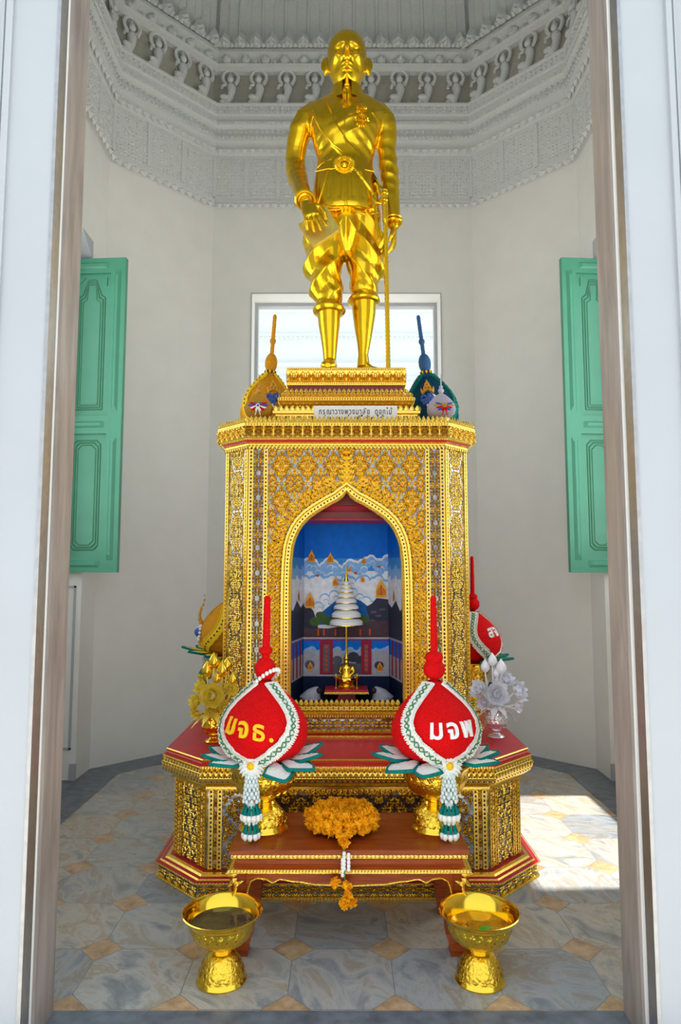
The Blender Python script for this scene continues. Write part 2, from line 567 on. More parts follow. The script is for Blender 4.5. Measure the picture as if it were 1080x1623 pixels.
# shutters: free edge towards the room, faces seen from the door
def shutter(name, s, label, xfree, xhinge, Y, z0, z1, tilt):
    t_ = empty(name, (0, 0, 0), label, 'shutter')
    W = abs(xhinge - xfree)
    H = z1 - z0
    mb = MB()
    th = .045
    # local: x from free edge (0) to hinge (W), front face at y=0 looking to -y
    st, rl = .115, .12
    mid = H * .46
    mb.box(0, st, 0, th, 0, H); mb.box(W - st, W, 0, th, 0, H)
    mb.box(st, W - st, 0, th, 0, rl); mb.box(st, W - st, 0, th, H - rl, H); mb.box(st, W - st, 0, th, mid - .07, mid + .07)
    mb.build('frame', M['green_paint'], t_, sharp=None)

    def bev(x0, x1, za, zb, ins, dep, m, y0=0.0):
        b = MB()
        o = [(x0, za), (x1, za), (x1, zb), (x0, zb)]
        i = [(x0 + ins, za + ins), (x1 - ins, za + ins), (x1 - ins, zb - ins), (x0 + ins, zb - ins)]
        b.add([(x, y0, z) for x, z in o] + [(x, y0 + dep, z) for x, z in i], [[0, 1, 5, 4], [1, 2, 6, 5], [2, 3, 7, 6], [3, 0, 4, 7], [4, 5, 6, 7]])
        return b
    for za, zb, arch in ((rl, mid - .07, False), (mid + .07, H - rl, True)):
        b = MB()
        # sunk panel with a raised field and a double bead around it
        x0, x1 = st, W - st
        b.add([(x0, .02, za), (x1, .02, za), (x1, .02, zb), (x0, .02, zb)], [[0, 1, 2, 3]])
        b.add([(x0, .036, za), (x1, .036, za), (x1, .036, zb), (x0, .036, zb)], [[0, 1, 2, 3]])
        for g, r_ in ((.05, .007), (.068, .007), (.086, .005)):
            if arch:
                ptsb = [(x0 + g, .02, za + g), (x1 - g, .02, za + g), (x1 - g, .02, zb - g - .14), (x1 - g - .03, .02, zb - g - .12),
                        ((x0 + x1) / 2 + .03, .02, zb - g), ((x0 + x1) / 2 - .03, .02, zb - g), (x0 + g + .03, .02, zb - g - .12), (x0 + g, .02, zb - g - .14)]
            else:
                c_ = .03
                ptsb = [(x0 + g + c_, .02, za + g), (x1 - g - c_, .02, za + g), (x1 - g, .02, za + g + c_), (x1 - g, .02, zb - g - c_),
                        (x1 - g - c_, .02, zb - g), (x0 + g + c_, .02, zb - g), (x0 + g, .02, zb - g - c_), (x0 + g, .02, za + g + c_)]
            for a_, b_ in zip(ptsb, ptsb[1:] + ptsb[:1]):
                b.tube([a_, b_], r_, 6, 1)
        if arch:
            for xa, sg in ((x0 + .035, 1), (x1 - .035, -1)):
                b.add([(xa, .012, zb - .03), (xa + sg * .07, .012, zb - .03), (xa, .012, zb - .10), (xa, .02, zb - .03), (xa + sg * .07, .02, zb - .03), (xa, .02, zb - .10)], [[0, 1, 2], [0, 1, 4, 3], [1, 2, 5, 4], [2, 0, 3, 5]], 0)
        b.build('panel', [M['green_paint'], M['dark_green_paint']], t_, sharp=30)
    # long chamfered grooves let into stiles and rails
    for xa, xb in ((.035, .085), (W - .085, W - .035)):
        for za, zb in ((.09, mid - .10), (mid + .10, H - .10)):
            b = MB()
            b.add([(xa, -.001, za), (xb, -.001, za), (xb, -.001, zb), (xa, -.001, zb), (xa + .02, -.014, za + .04), (xb - .012, -.014, za + .04), (xb - .012, -.014, zb - .04), (xa + .02, -.014, zb - .04)],
                  [[0, 1, 5, 4], [1, 2, 6, 5], [2, 3, 7, 6], [3, 0, 4, 7], [4, 5, 6, 7]])
            b.build('stile_moulding', M['green_paint'], t_, sharp=None)
    for za in (.04, mid - .025, H - .085):
        b = MB()
        b.add([(st + .02, -.001, za), (W - st - .02, -.001, za), (W - st - .02, -.001, za + .05), (st + .02, -.001, za + .05), (st + .05, -.012, za + .015), (W - st - .05, -.012, za + .015), (W - st - .05, -.012, za + .038), (st + .05, -.012, za + .038)],
              [[0, 1, 5, 4], [1, 2, 6, 5], [2, 3, 7, 6], [3, 0, 4, 7], [4, 5, 6, 7]])
        b.build('rail_moulding', M['green_paint'], t_, sharp=None)
    if s < 0:
        t_.scale = (-1, 1, 1)
    t_.location = (xfree, Y, z0)
    t_.rotation_euler = (0, 0, tilt)
    return t_


shutter('window_shutter', -1, 'open green panelled wooden shutter on the left side wall', -1.66, -2.20, 5.08, 1.52, 3.95, R(-4))
shutter('window_shutter', 1, 'open green panelled wooden shutter on the right side wall', 1.71, 2.22, 5.08, 1.52, 3.95, R(4))

# back window: frame in the opening and the sunlit white porch beyond it
mb = MB()
for (a, b, c, d) in ((WX0, WX0 + .03, WZ0, WZ1), (WX1 - .03, WX1, WZ0, WZ1), (WX0 + .03, WX1 - .03, WZ1 - .03, WZ1)):
    mb.box(a, b, 6.42, 6.50, c, d)
for (a, b, c, d) in ((WX0 - .010, WX0 - .001, WZ0, WZ1 + .010), (WX1 + .001, WX1 + .010, WZ0, WZ1 + .010), (WX0 - .001, WX1 + .001, WZ1 + .001, WZ1 + .010)):
    mb.box(a, b, 6.192, 6.199, c, d)
structure(mb.build('window_3', M['bright_paint'], sharp=None))
mb = MB()
mb.box(-5, 5, 11.9, 12.1, 0, 8.0)
for z, d, h in ((4.5, .04, .05), (4.95, .06, .06), (5.2, .10, .05), (5.75, .05, .05), (6.2, .15, .08), (6.35, .22, .08)):
    mb.box(-5, 5, 11.9 - d, 11.9, z, z + h)
for k in range(120):
    x = -4.9 + k * .082
    mb.ball((x, 11.83, 4.92), .026, 6, 4); mb.ball((x, 11.83, 5.72), .024, 6, 4)
structure(mb.build('wall_porch', M['porch_paint'], sharp=None))


# ------------------------------------------------------------------ entablature and dome
def run_edges(poly):
    for i in range(8):
        yield i, Vector((*poly[i], 0)), Vector((*poly[(i + 1) % 8], 0))


def ring_sweep(mb, prof, hw=HW, hd=HD, ch=CH, cx=CX, cy=CY, sign=-1, mats=None, m=0, skip=()):
    """prof: (distance into the room, z)"""
    rr = [[(x, y, z) for x, y in octo(sign * d, hw, hd, ch, cx, cy)] for d, z in prof]
    for a in range(len(rr) - 1):
        for i in range(8):
            if i in skip: continue
            j = (i + 1) % 8
            mb.add([rr[a][i], rr[a][j], rr[a + 1][j], rr[a + 1][i]], [[0, 1, 2, 3]], mats[a] if mats else m)


def bead_row(mb, d, z, pitch, r, sides, sc=(1, 1, 1), m=0, kind='ball', **kw):
    P_ = octo(-d)
    for i, a, b in run_edges(P_):
        if i not in sides: continue
        L = (b - a).length
        n = max(1, int(L / pitch))
        dv = (b - a).normalized()
        nv = Vector((-dv.y, dv.x, 0))
        for k in range(n):
            p = a + dv * (L * (k + .5) / n) + Vector((0, 0, z))
            if kind == 'ball': mb.ball(p, r, 6, 4, m, sc)
            elif kind == 'tooth':
                mb.leaf(p, Vector((0, 0, -1)), dv, nv, r * 2.2, L / n * .95, r, m)
            elif kind == 'up':
                mb.leaf(p, Vector((0, 0, 1)), dv, nv, r * 2.2, L / n * .95, r, m)


VIS = (2, 3, 4, 5, 6)
mb = MB()
# lower band
ring_sweep(mb, [(0, 4.985), (.03, 4.99), (.045, 5.01), (.045, 5.03), (.02, 5.045), (.02, 5.49), (.035, 5.50), (.06, 5.525), (.06, 5.55), (.045, 5.56),
                (.045, 5.60), (.075, 5.61), (.075, 5.65), (.05, 5.665), (.06, 5.71), (.10, 5.75), (.10, 5.785), (.07, 5.81), (.07, 5.855), (.085, 5.865),
                (.085, 5.945), (.10, 5.955), (.10, 5.97), (.0, 5.98)])
bead_row(mb, .05, 5.005, .075, .028, VIS, kind='tooth')
bead_row(mb, .062, 5.54, .075, .027, VIS, kind='tooth')
bead_row(mb, .076, 5.64, .04, .016, VIS)
bead_row(mb, .085, 5.685, .05, .014, VIS)
bead_row(mb, .10, 5.77, .05, .012, VIS)
structure(mb.build('trim_5', M['ornament_plaster']))


def flat_relief(mb, a, b, nv, z0, z1, cell, pitch, h, prob=.9, seed=1, m=0, grid=None):
    """mirror-symmetric foliage in cells along a wall strip"""
    rnd = random.Random(seed)
    L = (b - a).length
    dv = (b - a).normalized()
    up = Vector((0, 0, 1))
    nc = max(1, round(L / cell))
    cw = L / nc
    half = []
    nu, nvv = max(1, int(cw / 2 / pitch)), max(1, int((z1 - z0) / pitch))
    for i in range(nu):
        for j in range(nvv):
            if rnd.random() < prob:
                ang = noise.noise(Vector((i * .7, j * .55, seed * 3.1))) * 4 + PI / 2
                half.append(((i + .5) * cw / 2 / nu, z0 + (j + .5) * (z1 - z0) / nvv, ang, pitch * rnd.uniform(1.1, 1.6)))
    for c in range(nc):
        for u, z, ang, L_ in half:
            for sg in (-1, 1):
                o = a + dv * ((c + .5) * cw + sg * u) + up * z
                d = dv * (math.cos(ang) * sg) + up * math.sin(ang)
                w = dv * (-math.sin(ang) * sg) + up * math.cos(ang)
                mb.leaf(o - d * L_ * .5, d, w, nv, L_, pitch * .8, h, m)


# frieze of the lower band: pilaster strips and foliage panels
mb = MB()
P_ = octo(-.021)
for i, a, b in run_edges(P_):
    if i not in VIS: continue
    dv = (b - a).normalized(); nv = Vector((-dv.y, dv.x, 0)); L = (b - a).length
    n = max(2, round(L / .30))
    for k in range(n + 1):
        p = a + dv * (L * k / n)
        mb.obox(p + Vector((0, 0, 5.27)), dv * .018, nv * .012, Vector((0, 0, .20)))
    flat_relief(mb, a, b, nv, 5.07, 5.46, L / n, .030, .010, .85, 3)
    P2 = octo(-.087)
    a2, b2 = Vector((*P2[i], 0)), Vector((*P2[(i + 1) % 8], 0))
    flat_relief(mb, a2, b2, nv, 5.868, 5.945, .10, .026, .022, 1.0, 5)
structure(mb.build('trim_6', M['ornament_plaster']))

# recess behind the figures, upper cornice, rosettes and crest
mb = MB()
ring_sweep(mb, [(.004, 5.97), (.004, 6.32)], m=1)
ring_sweep(mb, [(.004, 6.32), (.05, 6.325), (.09, 6.34), (.10, 6.37), (.06, 6.395), (.05, 6.45), (.07, 6.46), (.11, 6.48), (.11, 6.515), (.02, 6.52)])
P_ = octo(-.06)
for i, a, b in run_edges(P_):
    if i not in VIS: continue
    dv = (b - a).normalized(); nv = Vector((-dv.y, dv.x, 0)); L = (b - a).length
    n = round(L / .19)
    for k in range(n):
        p = a + dv * (L * (k + .5) / n) + Vector((0, 0, 6.425))
        mb.ball(p, .052, 8, 5)
        mb.ball(p + nv * .045, .024, 6, 4)
        mb.ball(p + dv * .09 + Vector((0, 0, -.02)), .03, 6, 4)
    # crest of pointed leaves standing on the cornice
    n = round(L / .155)
    for k in range(n):
        p = a + dv * (L * (k + .5) / n) + nv * .075 + Vector((0, 0, 6.50))
        mb.leaf(p, Vector((0, 0, 1)), dv, nv, .175, .14, .06)
        mb.leaf(p, Vector((0, 0, 1)), dv, -nv, .175, .14, .03)
        for sg in (-1, 1):
            dd = (Vector((0, 0, 1)) + dv * .7 * sg).normalized()
            mb.leaf(p + dv * sg * .015, dd, nv.cross(dd), nv, .085, .05, .045)
        mb.leaf(p + nv * .02, Vector((0, 0, 1)), dv, nv, .07, .06, .05)
        q = p + dv * (L / n / 2)
        mb.leaf(q, Vector((0, 0, 1)), dv, nv, .06, .05, .03)
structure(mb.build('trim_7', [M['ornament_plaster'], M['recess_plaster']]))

# figures holding arches over their heads, one beside the other along the frieze
def figure_mesh():
    b = MB()
    # seated worshipping figure in profile turn, arms raised into a ring; y points into the room
    b.rings([[(x + rx * math.cos(a), -ry * math.sin(a) * -1 + .0, z) for a in [2 * PI * k / 10 for k in range(10)]] for x, z, rx, ry in
             ((.015, 0, .030, .03), (.02, .03, .036, .045), (.0, .07, .03, .04), (-.012, .11, .03, .035), (-.01, .145, .036, .04), (-.008, .17, .028, .035), (-.006, .185, .014, .02))])
    b.ball((-.004, .02, .205), .026, 10, 6)
    b.rings([[(-.004 + r_ * math.cos(a), .015 + r_ * math.sin(a), z) for a in [2 * PI * k / 8 for k in range(8)]] for r_, z in ((.026, .215), (.018, .235), (.008, .25), (.002, .268))])
    b.ball((.04, .035, .05), .026, 8, 5, sc=(1.4, 1, .8))
    b.ball((.055, .02, .018), .02, 8, 5, sc=(1.2, 1, 1))
    arc = [(.060 * math.cos(a) - .004, .012, .225 + .062 * math.sin(a)) for a in [R(-60 + 300 * k / 14) for k in range(15)]]
    b.tube(arc, .014, 6)
    b.tube([(-.045, .02, .16), (-.062, .02, .20), (-.064, .015, .23)], .012, 6)
    b.tube([(.03, .02, .16), (.055, .03, .15), (.06, .035, .12)], .011, 6)
    return b


fr = structure(empty('trim_8', (CX, CY, 6.05)))
P_ = octo(-.03)
proto_fig = None
for i, a, b in run_edges(P_):
    if i not in VIS: continue
    dv = (b - a).normalized(); nv = Vector((-dv.y, dv.x, 0)); L = (b - a).length
    n = round(L / .262)
    for k in range(n):
        p = a + dv * (L * (k + .5) / n)
        if proto_fig is None:
            proto_fig = figure_mesh().build('frieze_figure', M['ornament_plaster'], fr)
            o = proto_fig
        else:
            o = proto_fig.copy(); COL.objects.link(o); o.parent = fr
        o.location = (p.x - CX, p.y - CY, -.06)
        o.rotation_euler = (0, 0, math.atan2(nv.y, nv.x) - PI / 2)
        o.scale = (1.25, 1.1, 1.22)

# ribbed dome
mb = MB()
dome = [(.02, 6.51), (.03, 6.70), (.08, 7.0), (.2, 7.3), (.42, 7.65), (.75, 7.95), (1.2, 8.2), (1.7, 8.35)]
ring_sweep(mb, dome)
prof = dome
for i in VIS:
    j = (i + 1) % 8
    n = 11 if i == 4 else 8 if i in (2, 6) else 6
    for k in range(n + 1):
        pts = []
        for d, z in prof[:-1]:
            q = octo(-d)
            a = Vector((*q[i], z)); b = Vector((*q[j], z))
            pts.append(a + (b - a) * (k / n))
        mb.tube(pts, .02, 6)
        if k < n:
            pts = []
            for d, z in prof[:-1]:
                q = octo(-d); a = Vector((*q[i], z)); b = Vector((*q[j], z))
                pts.append(a + (b - a) * ((k + .5) / n))
            mb.tube(pts, .008, 6)
mb.poly([(x, y, 8.35) for x, y in octo(-1.7)])
structure(mb.build('ceiling', M['ornament_plaster']))

# ------------------------------------------------------------------ the gilded altar
ACX, ACY = .035, 4.35
UP = Vector((0, 0, 1))


def aoct(hw, hd, ch, d=0):
    return octo(d, hw, hd, ch, ACX, ACY)


def sweep(mb, hw, hd, ch, prof, mats=None, m=0, cap=False):
    rr = [[(x, y, z) for x, y in aoct(hw, hd, ch, d)] for d, z in prof]
    b = len(mb.v)
    for a in range(len(rr) - 1):
        for i in range(8):
            j = (i + 1) % 8
            mb.add([rr[a][i], rr[a][j], rr[a + 1][j], rr[a + 1][i]], [[0, 1, 2, 3]], mats[a] if mats else m)
    if cap:
        mb.poly(rr[-1], mats[-1] if mats else m)


# the sides of the octagon that can be seen: 0 front, 1 front right, 2 right, 6 left, 7 front left
ASIDES = (0, 1, 2, 6, 7)


def edge_frame(hw, hd, ch, d, i):
    q = aoct(hw, hd, ch, d)
    a = Vector((*q[i], 0)); b = Vector((*q[(i + 1) % 8], 0))
    dv = (b - a).normalized()
    nv = Vector((dv.y, -dv.x, 0))
    return a, b, dv, nv, (b - a).length


def ornament(mb, O, U, V, N, u0, u1, v0, v1, cw, ch_, pitch, gap=None, h=.006, seed=0, skip=None, gems=.12, size=1.0, jit=.5, bk=2):
    """gilded foliage: small leaves in a mirror-symmetric lattice; gap(u,v in folded cell) leaves the mirror ground bare"""
    W, H = u1 - u0, v1 - v0
    nc = max(1, round(W / cw)); nr = max(1, round(H / ch_))
    cw, ch_ = W / nc, H / nr
    nu = max(1, round(cw / 2 / pitch)); nv = max(1, round(ch_ / 2 / pitch))
    rnd = random.Random(seed)
    cell = []
    for i in range(nu):
        for j in range(nv):
            fu = (i + .5) / nu; fv = (j + .5) / nv
            if gap and gap(fu, fv): continue
            ang = PI / 2 + 1.1 * math.sin(fu * 5.1 + seed) + 1.6 * noise.noise(Vector((fu * 3, fv * 3, seed * 1.7))) * 2
            cell.append((fu * cw / 2 + rnd.uniform(-jit, jit) * pitch * .5, fv * ch_ / 2 + rnd.uniform(-jit, jit) * pitch * .5, ang, rnd.uniform(1.2, 1.75) * pitch * size, rnd.random() < gems, rnd.uniform(.75, 1.3)))
    for c in range(nc):
        for r_ in range(nr):
            cu = u0 + (c + .5) * cw; cv = v0 + (r_ + .5) * ch_
            for du, dv_, ang, L, g, hh in cell:
                for su_ in (-1, 1):
                    for sv in (-1, 1):
                        u = cu + su_ * du; v = cv + sv * dv_
                        if skip and skip(u, v): continue
                        o = O + U * u + V * v
                        d = U * (math.cos(ang) * su_) + V * (math.sin(ang) * (sv if ch_ > pitch * 7 else 1))
                        w = N.cross(d)
                        q = pitch * .48 if hh > .85 or bk < 1 else 0
                        if q:
                            mb.add([o - U * q - V * q + N * .0012, o + U * q - V * q + N * .0012, o + U * q + V * q + N * .0012, o - U * q + V * q + N * .0012], [[0, 1, 2, 3]], bk if bk >= 0 else (2 if hh > .97 else 0))
                        mb.leaf(o - d * L * .45 + N * .0015, d, w, N, L, pitch * .72 * size, h * hh)
                        if g: mb.gem(o + N * (h * .5), U, V, N, pitch * .22, h * .8, 1)


def lozenge(wd=.13, both=False):
    def g(fu, fv):
        s = abs(fu + fv - 1)
        if s < wd: return True
        return both and abs(fu - fv) < wd * .5 and fu > .6
    return g


def beads(mb, O, U, V, N, u0, u1, v, pitch, r, m=0, gem=False):
    n = max(1, round(abs(u1 - u0) / pitch))
    for k in range(n):
        o = O + U * (u0 + (u1 - u0) * (k + .5) / n) + V * v
        mb.gem(o, U, V, N, r, r * .9, m)


def vstrip(mb, O, U, V, N, u, w, v0, v1, pitch=.022):
    """upright moulding with a row of set stones"""
    a = O + U * (u - w / 2) + V * v0
    for (s0, s1, hh) in ((0, .22, .008), (.22, .78, .004), (.78, 1, .008)):
        p = [O + U * (u - w / 2 + w * s) + V * v + N * n_ for v in (v0, v1) for s, n_ in ((s0, 0), (s0, hh), (s1, hh), (s1, 0))]
        mb.add(p, [[0, 1, 5, 4], [1, 2, 6, 5], [2, 3, 7, 6]], 0)
    n = max(1, round((v1 - v0) / pitch))
    for k in range(n):
        o = O + U * u + V * (v0 + (v1 - v0) * (k + .5) / n) + N * .004
        mb.gem(o, U, V, N, w * .26, .004, 1)
        mb.leaf(o + V * pitch * .28 - U * w * .2, U, V, N, w * .4, pitch * .3, .005)


def teeth(mb, O, U, V, N, u0, u1, v, pitch, L, m=0, d=-1, th=.006, gem=False):
    n = max(1, round((u1 - u0) / pitch))
    for k in range(n):
        o = O + U * (u0 + (u1 - u0) * (k + .5) / n) + V * v
        mb.leaf(o, V * d, U, N, L, (u1 - u0) / n * .95, th, m)
        mb.leaf(o, V * d, U, -N, L, (u1 - u0) / n * .95, th * .5, m)
        if gem: mb.gem(o + V * d * L * .35 + N * th * .6, U, V, N, L * .15, th * .5, 1)


altar = empty('altar', (ACX, ACY, 0), 'tall gilded octagonal altar with an arched niche and red ledge standing on the marble floor', 'altar', world_parts=True)
AM = [M['gold'], M['gem'], M['gold_shade'], M['mirror'], M['red_paint'], M['deep_red']]

# --- lower tier
BW, BD, BC = .875, .95, .20
PLP = [(.085, 0), (.085, .012), (.072, .014), (.072, .066), (.085, .068), (.085, .074), (.068, .079), (.060, .084), (.045, .088), (.035, .094), (.02, .098), (.0, .099), (.0, .105)]
mb = MB()
sweep(mb, BW, BD, BC, PLP, mats=[0, 0, 3, 0, 0, 4, 0, 4, 0, 0, 4, 0])
for i in ASIDES:
    a, b, U, N, L = edge_frame(BW, BD, BC, .072, i)
    ornament(mb, a, U, UP, N, .004, L - .004, .015, .065, .062, .05, .0115, seed=4, gap=lambda u, v: u > .8 and v > .3, h=.006)
    a, b, U, N, L = edge_frame(BW, BD, BC, .090, i)
    beads(mb, a, U, UP, N, 0, L, .0735, .016, .005)
    a, b, U, N, L = edge_frame(BW, BD, BC, .085, i)
    beads(mb, a, U, UP, N, 0, L, .006, .016, .006)
mb.build('plinth', AM, altar)

mb = MB()
sweep(mb, BW, BD, BC, [(0, .10), (0, .478)], mats=[3])
for i in ASIDES:
    a, b, U, N, L = edge_frame(BW, BD, BC, 0, i)
    for u in (.018, .060, L - .018, L - .060):
        vstrip(mb, a, U, UP, N, u, .022, .105, .47, .02)
    for u0, u1 in ((.03, .05), (L - .05, L - .03)):
        ornament(mb, a, U, UP, N, u0, u1, .105, .47, .03, .06, .011, seed=9)
    n_ = 4 if i == 0 else (1 if L < .5 else 5)
    ornament(mb, a, U, UP, N, .075, L - .075, .11, .465, (L - .15) / (8 if i == 0 else (2 if L < .5 else 8)), .175, .0130, gap=lozenge(.17), seed=2, h=.007)
    teeth(mb, a, U, UP, N, 0, L, .472, .026, .026, th=.008, gem=True)
mb.build('lower_body', AM, altar)

mb = MB()
sweep(mb, BW, BD, BC, [(0, .468), (.016, .476), (.016, .488), (.030, .496), (.055, .515), (.068, .540), (.066, .562), (.05, .578), (.062, .584), (.062, .594), (.05, .598), (.054, .606), (.046, .612), (.050, .620), (.044, .624)],
      mats=[0, 0, 0, 0, 0, 0, 0, 0, 0, 4, 0, 4, 0, 0])
for i in ASIDES:
    for d, z0, z1 in ((.032, .498, .516), (.057, .517, .538), (.069, .541, .560), (.060, .563, .577)):
        a, b, U, N, L = edge_frame(BW, BD, BC, d, i)
        n = max(1, round(L / .026))
        for k in range(n):
            o = a + U * (L * (k + .5) / n) + UP * z0
            mb.leaf(o, UP, U, N, z1 - z0 + .006, L / n * .9, .008)
            mb.gem(o + UP * .006 + U * L / n * .5 + N * .002, U, UP, N, .0042, .005, 1)
    a, b, U, N, L = edge_frame(BW, BD, BC, .063, i)
    beads(mb, a, U, UP, N, 0, L, .589, .013, .005)
mb.build('cornice', AM, altar)
mb = MB()
sweep(mb, BW, BD, BC, [(.044, .620), (.044, .6235)], m=0, cap=True)
mb.build('red_ledge', M['red_paint'], altar, sharp=None)

# --- upper shaft
SW, SD, SC = .71, .48, .148
mb = MB()
sweep(mb, SW, SD, SC, [(.075, .6235), (.075, .634), (.062, .64), (.07, .648), (.055, .655), (.042, .66), (.042, .715), (.05, .72), (.062, .728), (.062, .738), (.046, .745), (.03, .755), (.03, .785), (.0, .79)],
      mats=[0, 0, 4, 0, 0, 3, 0, 0, 5, 0, 0, 2, 0])
for i in ASIDES:
    a, b, U, N, L = edge_frame(SW, SD, SC, .042, i)
    ornament(mb, a, U, UP, N, 0, L, .662, .713, .05, .05, .0115, gap=lambda u, v: u + v > 1.25, seed=6, h=.006, gems=.3)
    a, b, U, N, L = edge_frame(SW, SD, SC, .062, i)
    beads(mb, a, U, UP, N, 0, L, .733, .014, .005)
    a, b, U, N, L = edge_frame(SW, SD, SC, .031, i)
    ornament(mb, a, U, UP, N, 0, L, .757, .784, .03, .027, .010, bk=0, seed=3, h=.005)
    a, b, U, N, L = edge_frame(SW, SD, SC, .075, i)
    beads(mb, a, U, UP, N, 0, L, .629, .013, .004)
mb.build('shaft_base', AM, altar)

Z0S, Z1S = .79, 2.235
# arch outline (half), from the sill up to the point, relative to x = ACX
ARCH = [(.315, .79), (.316, 1.0), (.316, 1.2), (.316, 1.35), (.315, 1.47), (.311, 1.58), (.302, 1.66), (.289, 1.707), (.27, 1.75), (.246, 1.787), (.212, 1.822), (.17, 1.853), (.13, 1.878), (.09, 1.902), (.05, 1.922), (.022, 1.944), (.0, 1.972)]


def arch_half(z):
    if z >= 1.972: return 0
    for (x0, z0), (x1, z1) in zip(ARCH, ARCH[1:]):
        if z0 <= z <= z1:
            return x0 + (x1 - x0) * (z - z0) / (z1 - z0 + 1e-9)
    return .305


AO = 0.0
fa, fb, FU, FN, FL = edge_frame(SW, SD, SC, 0, 0)
FY = fa.y
HWF = FL / 2
mb = MB()
for sg in (-1, 1):
    pts = [(sg * x, z) for x, z in ARCH]
    for (xa, za), (xb, zb) in zip(pts, pts[1:]):
        mb.add([(ACX + xa, FY, za), (ACX + sg * HWF, FY, za), (ACX + sg * HWF, FY, zb), (ACX + xb, FY, zb)], [[0, 1, 2, 3]], 3)
mb.add([(ACX - HWF, FY, 1.972), (ACX + HWF, FY, 1.972), (ACX + HWF, FY, Z1S), (ACX - HWF, FY, Z1S)], [[0, 1, 2, 3]], 3)
q = aoct(SW, SD, SC)
for i in range(1, 8):
    a = q[i]; b = q[(i + 1) % 8]
    mb.add([(*a, Z0S), (*b, Z0S), (*b, Z1S), (*a, Z1S)], [[0, 1, 2, 3]], 3)
mb.build('shaft', AM, altar, sharp=None)

# ornament of the front
mb = MB()
O = Vector((ACX, FY, 0))


def near_arch(u, v, g=.055):
    return abs(u) < arch_half(max(v - g * .7, .79)) + g and v < 2.05


ornament(mb, O, FU, UP, FN, -HWF + .115, HWF - .115, .80, 2.225, .148, .205, .0135, gap=lozenge(.085), seed=1, skip=lambda u, v: near_arch(u, v), h=.008, gems=.34, size=1.15, jit=.4, bk=-1)
mb.build('front_foliage', AM, altar)
for sg in (-1, 1):
    mb = MB()
    u0, u1 = sorted((sg * (HWF - .030), sg * (HWF - .085)))
    ornament(mb, O, FU, UP, FN, u0, u1, .80, 2.225, .055, .14, .0125, gap=lambda u, v: abs(u + v - 1.1) < .10, seed=5, h=.007)
    vstrip(mb, O, FU, UP, FN, sg * (HWF - .015), .026, .79, 2.235)
    vstrip(mb, O, FU, UP, FN, sg * (HWF - .100), .022, .79, 2.235)
    mb.build('corner_pilaster', AM, altar)
# dense scroll border following the arch, larger flame leaves
mb = MB()
rnd = random.Random(3)
for row, (off, L, W) in enumerate(((.060, .046, .024), (.088, .05, .024), (.115, .044, .022))):
    for sg in (-1, 1):
        s = 0
        for (xa, za), (xb, zb) in zip(ARCH, ARCH[1:]):
            seg = math.hypot(xb - xa, zb - za)
            tx, tz = (xb - xa) / seg, (zb - za) / seg
            nx, nz = tz, -tx
            while s < seg:
                x = xa + tx * s + nx * off; z = za + tz * s + nz * off
                k = int(z * 60) % 2
                d = FU * (sg * (tx * .75 + nx * (.85 if k else .25))) + UP * (tz * .75 + nz * (.85 if k else .25))
                d.normalize()
                o = O + FU * (sg * x) + UP * z + FN * .002
                if z > .80:
                    mb.leaf(o, d, FN.cross(d), FN, L, W, .012)
                    mb.gem(o + FN * .004, FU, UP, FN, .004, .006, 1)
                s += .023
            s -= seg
for v in range(7):
    # stacked flame finial above the point of the arch
    z = 1.985 + v * .034
    for sg in (-1, 0, 1):
        d = (UP + FU * sg * .75).normalized()
        mb.leaf(O + UP * z + FN * (.006 + .002 * v) + FU * sg * .006, d, FN.cross(d), FN, .075 - .005 * v, .034 - .002 * v, .016)
mb.build('arch_foliage', AM, altar)

# arch frame: moulded band with a row of stones
mb = MB()
for sg in (-1, 1):
    path = []
    for i, (x, z) in enumerate(ARCH):
        x0, z0 = ARCH[max(i - 1, 0)]; x1, z1 = ARCH[min(i + 1, len(ARCH) - 1)]
        L = math.hypot(x1 - x0, z1 - z0)
        nx, nz = (z1 - z0) / L, -(x1 - x0) / L
        if i == len(ARCH) - 1: nx, nz = .0, 1.0
        path.append((x, z, nx, nz))
    prof = [(-.004, -.03), (-.004, .012), (.006, .018), (.012, .010), (.036, .010), (.042, .020), (.054, .020), (.058, .0)]
    rr = [[(ACX + sg * max(0, x + nx * p) if i < len(path) - 1 else ACX, FY - d, z + nz * p) for p, d in prof] for i, (x, z, nx, nz) in enumerate(path)]
    mb.rings(rr, 0, False, False, False, False)
    s = 0
    for (xa, za, na, ma), (xb, zb, nb_, mb_) in zip(path, path[1:]):
        seg = math.hypot(xb - xa, zb - za)
        while s < seg:
            t_ = s / seg
            x = xa + (xb - xa) * t_ + (na + (nb_ - na) * t_) * .024; z = za + (zb - za) * t_ + (ma + (mb_ - ma) * t_) * .024
            mb.gem((ACX + sg * x, FY - .010, z), FU, UP, FN, .0058, .006, 1)
            s += .021
        s -= seg
mb.build('arch_frame', AM, altar, sharp=None)
mb = MB()
teeth(mb, Vector((ACX, FY - .028, 0)), FU, UP, FN, -.295, .295, .785, .028, .034, d=1, th=.008)
mb.build('sill_crest', AM, altar)

# ornament of the other sides
for i in (1, 2, 6, 7):
    mb = MB()
    a, b, U, N, L = edge_frame(SW, SD, SC, 0, i)
    for u in (.014, L - .014):
        vstrip(mb, a, U, UP, N, u, .024, .79, 2.235)
    if i in (1, 7):
        ornament(mb, a, U, UP, N, .032, L - .032, .80, 2.225, L - .064, .235, .0118, gap=lambda u, v: abs(u - .28 - .62 * abs(math.sin(v * PI / 2 + .2))) < .085, seed=8, h=.006, gems=.1)
    else:
        ornament(mb, a, U, UP, N, .04, L - .04, .80, 2.225, .16, .22, .018, gap=lozenge(.10), seed=7, h=.008, gems=.1)
    mb.build('side_foliage', AM, altar)

